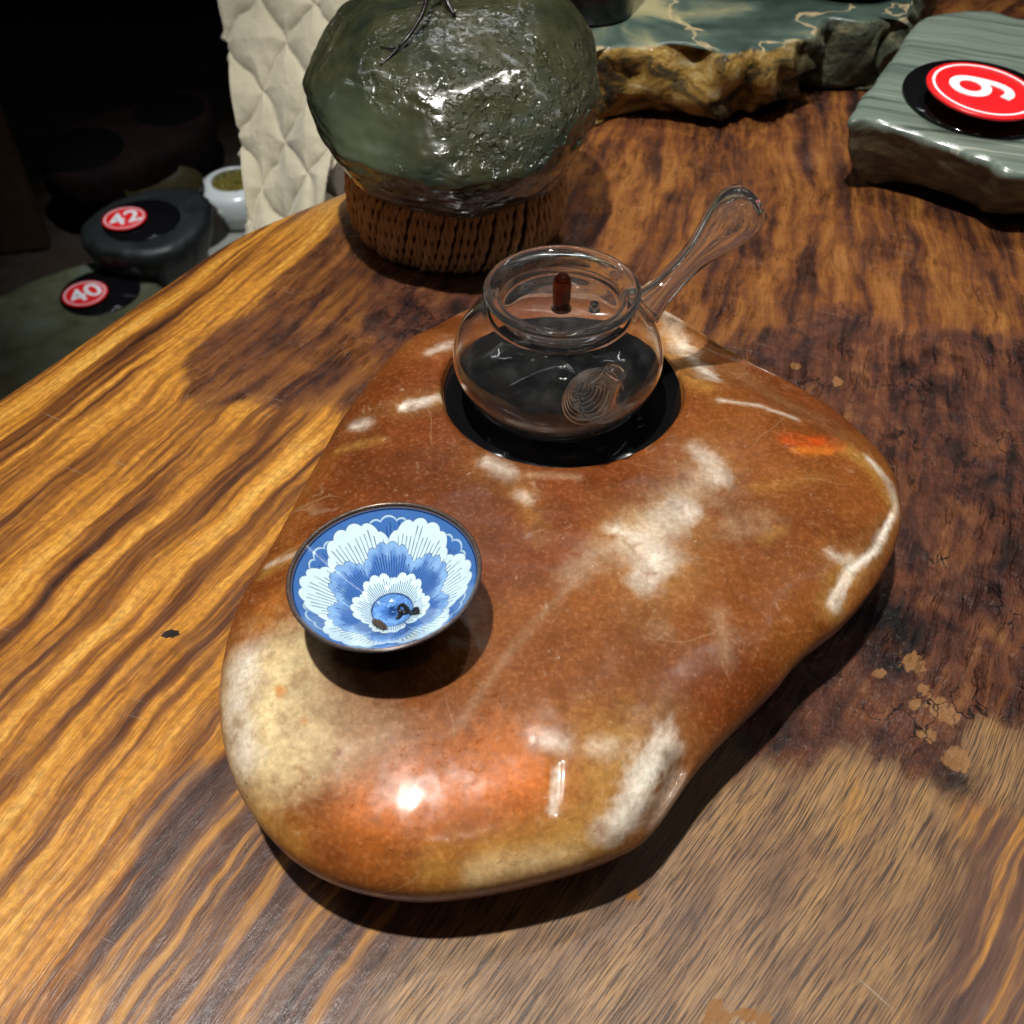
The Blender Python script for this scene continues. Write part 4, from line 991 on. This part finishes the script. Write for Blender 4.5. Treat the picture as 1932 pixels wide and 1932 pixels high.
hn = link("side_boss", mesh("side_boss", *lathe([(max(a, 0), b) for a, b in lp], 28)), plain("jade_boss", (.35, .40, .34), .3), wv_)
dn = (Vector((0, 0, 0)) + Vector((-.28, -.96, .0))).normalized(); along(hn, Vector((0, 0, .044)) + dn * .0752, Vector((0, 0, .044)) + dn * .2)
# brass dish, dark far stone, cabinet
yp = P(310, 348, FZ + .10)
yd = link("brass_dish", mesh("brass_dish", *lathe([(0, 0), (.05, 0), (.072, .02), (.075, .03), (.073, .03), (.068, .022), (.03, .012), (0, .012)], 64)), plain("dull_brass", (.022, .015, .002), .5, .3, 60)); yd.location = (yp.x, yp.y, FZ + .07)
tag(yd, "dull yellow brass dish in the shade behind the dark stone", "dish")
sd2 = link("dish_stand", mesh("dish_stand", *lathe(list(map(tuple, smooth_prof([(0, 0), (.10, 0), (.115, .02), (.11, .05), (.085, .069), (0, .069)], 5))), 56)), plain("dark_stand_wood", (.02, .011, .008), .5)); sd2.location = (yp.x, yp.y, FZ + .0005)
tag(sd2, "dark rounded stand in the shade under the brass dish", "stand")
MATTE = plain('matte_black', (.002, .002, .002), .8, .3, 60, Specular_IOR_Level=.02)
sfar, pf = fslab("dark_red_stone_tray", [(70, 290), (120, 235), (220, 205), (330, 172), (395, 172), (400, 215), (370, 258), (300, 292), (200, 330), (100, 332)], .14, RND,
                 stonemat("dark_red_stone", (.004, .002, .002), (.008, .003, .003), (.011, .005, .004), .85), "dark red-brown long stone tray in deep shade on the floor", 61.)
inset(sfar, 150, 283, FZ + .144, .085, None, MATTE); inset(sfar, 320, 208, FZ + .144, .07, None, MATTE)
def box(name, c0, s, mat, parent=None, rz=0, bev=.004):
    import bmesh
    bm = bmesh.new(); bmesh.ops.create_cube(bm, size=1.0)
    for v in bm.verts: v.co = Vector((v.co.x * s[0], v.co.y * s[1], v.co.z * s[2]))
    bmesh.ops.bevel(bm, geom=bm.edges[:], offset=bev, segments=2, affect='EDGES')
    m_ = bpy.data.meshes.new(name); bm.to_mesh(m_); bm.free()
    o = link(name, m_, mat, parent, smooth=False); o.location = c0; o.rotation_euler = (0, 0, rz); return o
DARKW = plain("dark_cabinet_wood", (.012, .009, .008), .5, .4, 20); BRW = plain("brown_board", (.045, .022, .010), .5, .4, 20)
cb = empty("display_cabinet", (-1.15, 3.1, FZ + .0005)); tag(cb, "tall black display cabinet in deep shade behind the floor stones", "cabinet")
box("cabinet_side", (-.60, 0, .75), (.03, .5, 1.5), DARKW, cb); box("cabinet_side", (.60, 0, .75), (.03, .5, 1.5), DARKW, cb)
box("cabinet_back", (0, .24, .75), (1.168, .02, 1.49), DARKW, cb); box("shelf", (0, -.01, .10), (1.168, .47, .03), DARKW, cb); box("shelf", (0, -.01, .95), (1.168, .47, .03), plain("dark_red_shelf", (.03, .008, .007), .4), cb)
bp = P(-30, 300, FZ + .2)
bd = box("wooden_board", (bp.x - .10, bp.y, FZ + .30), (.30, .04, .595), BRW, None, R(12)); tag(bd, "brown wooden board standing in the shade beside the floor stones", "board")

# ------------------------------------------------------------------ quilted cream cover hanging behind the table
def quilt_mesh(name, corners_px, depth, nx, nz, seed, fold, dm=.07):
    (lx0, ly0), (rx0, ry0), (rx1, ry1), (lx1, ly1) = corners_px
    A, B, C_, D_ = [Pd(*q, depth[i]) for i, q in enumerate(corners_px)]
    a_, b_ = np.meshgrid(np.linspace(0, 1, nx), np.linspace(0, 1, nz))
    a_, b_ = a_.ravel()[:, None], b_.ravel()[:, None]
    Pq = (1 - b_) * ((1 - a_) * np.array(A) + a_ * np.array(B)) + b_ * ((1 - a_) * np.array(D_) + a_ * np.array(C_))
    wid = (B - A).length; hei = (A - D_).length
    X_, Z_ = a_[:, 0] * wid, b_[:, 0] * hei
    p2 = np.stack([X_, Z_, np.full(X_.size, seed)], 1)
    Xw = X_ + .013 * fbm(p2, 13, 3, .5, 1.); Zw = Z_ + .013 * fbm(p2, 13, 3, .5, 8.)
    s1 = np.abs(np.sin(np.pi * (Xw + Zw * .85) / dm)); s2 = np.abs(np.sin(np.pi * (Xw - Zw * .85) / dm))
    puff = np.minimum(s1, s2) ** .45
    nrm = (D_ - A).cross(B - A).normalized()
    if nrm.y > 0: nrm = -nrm
    dsp = .0105 * puff + fold * np.sin(a_[:, 0] * 7 + 1.1 * np.sin(b_[:, 0] * 3) + seed) * (.4 + .6 * b_[:, 0]) + .004 * fbm(p2, 9, 2, .5, 3.) + .0006 * fbm(p2, 60, 3, .6, 5.)
    Pq = Pq + np.array(nrm)[None, :] * dsp[:, None]
    F_ = grid_faces(nz, nx, False)
    me_ = mesh(name, Pq, F_); set_color(me_, "puff", np.stack([puff, puff, puff, puff], 1)); return me_
def quilt_mat(name, a, b):
    g = G(name); ob = g.obj()
    c = g.mixc(g.noise(ob, 26, 5, .6), a, b)
    strk = g.noise(g.vm('MULTIPLY', ob, (700, 700, 160)), 1.0, 3, .6)
    c = g.mixc(g.step(strk, .35, .7, .0, .22), c, (.30, .27, .19))
    g.bsdf(Base_Color=c, Roughness=.9, Sheen_Weight=.35, Normal=g.bump(strk, .35, .002)); return g.m
QM = quilt_mat("cream_plush", (.44, .41, .29), (.56, .52, .40))
qr = empty("quilted_cover", tuple(Pd(560, 250, 1.02))); tag(qr, "cream quilted plush cover hanging behind the table beside the green boulder", "cover")
def q_part(name, corners, depth, nx, nz, seed, fold, mat, dm=.07):
    m_ = quilt_mesh(name, corners, depth, nx, nz, seed, fold, dm); o = link(name, m_, mat, qr)
    o.matrix_parent_inverse = Matrix.Translation(-Vector(qr.location)); 
    sol = o.modifiers.new("thickness", 'SOLIDIFY'); sol.thickness = .012; sol.offset = 1 if True else -1
    return o
q_part("front_panel", [(410, -90), (690, -90), (600, 520), (492, 520)], [1.0, .97, 1.02, 1.06], 150, 240, 1.3, .006, QM, .072)
q_part("back_panel", [(560, -90), (800, -90), (760, 480), (585, 480)], [1.06, 1.05, 1.10, 1.12], 90, 160, 4.7, .010, quilt_mat("taupe_plush", (.33, .27, .21), (.42, .35, .28)), .085)
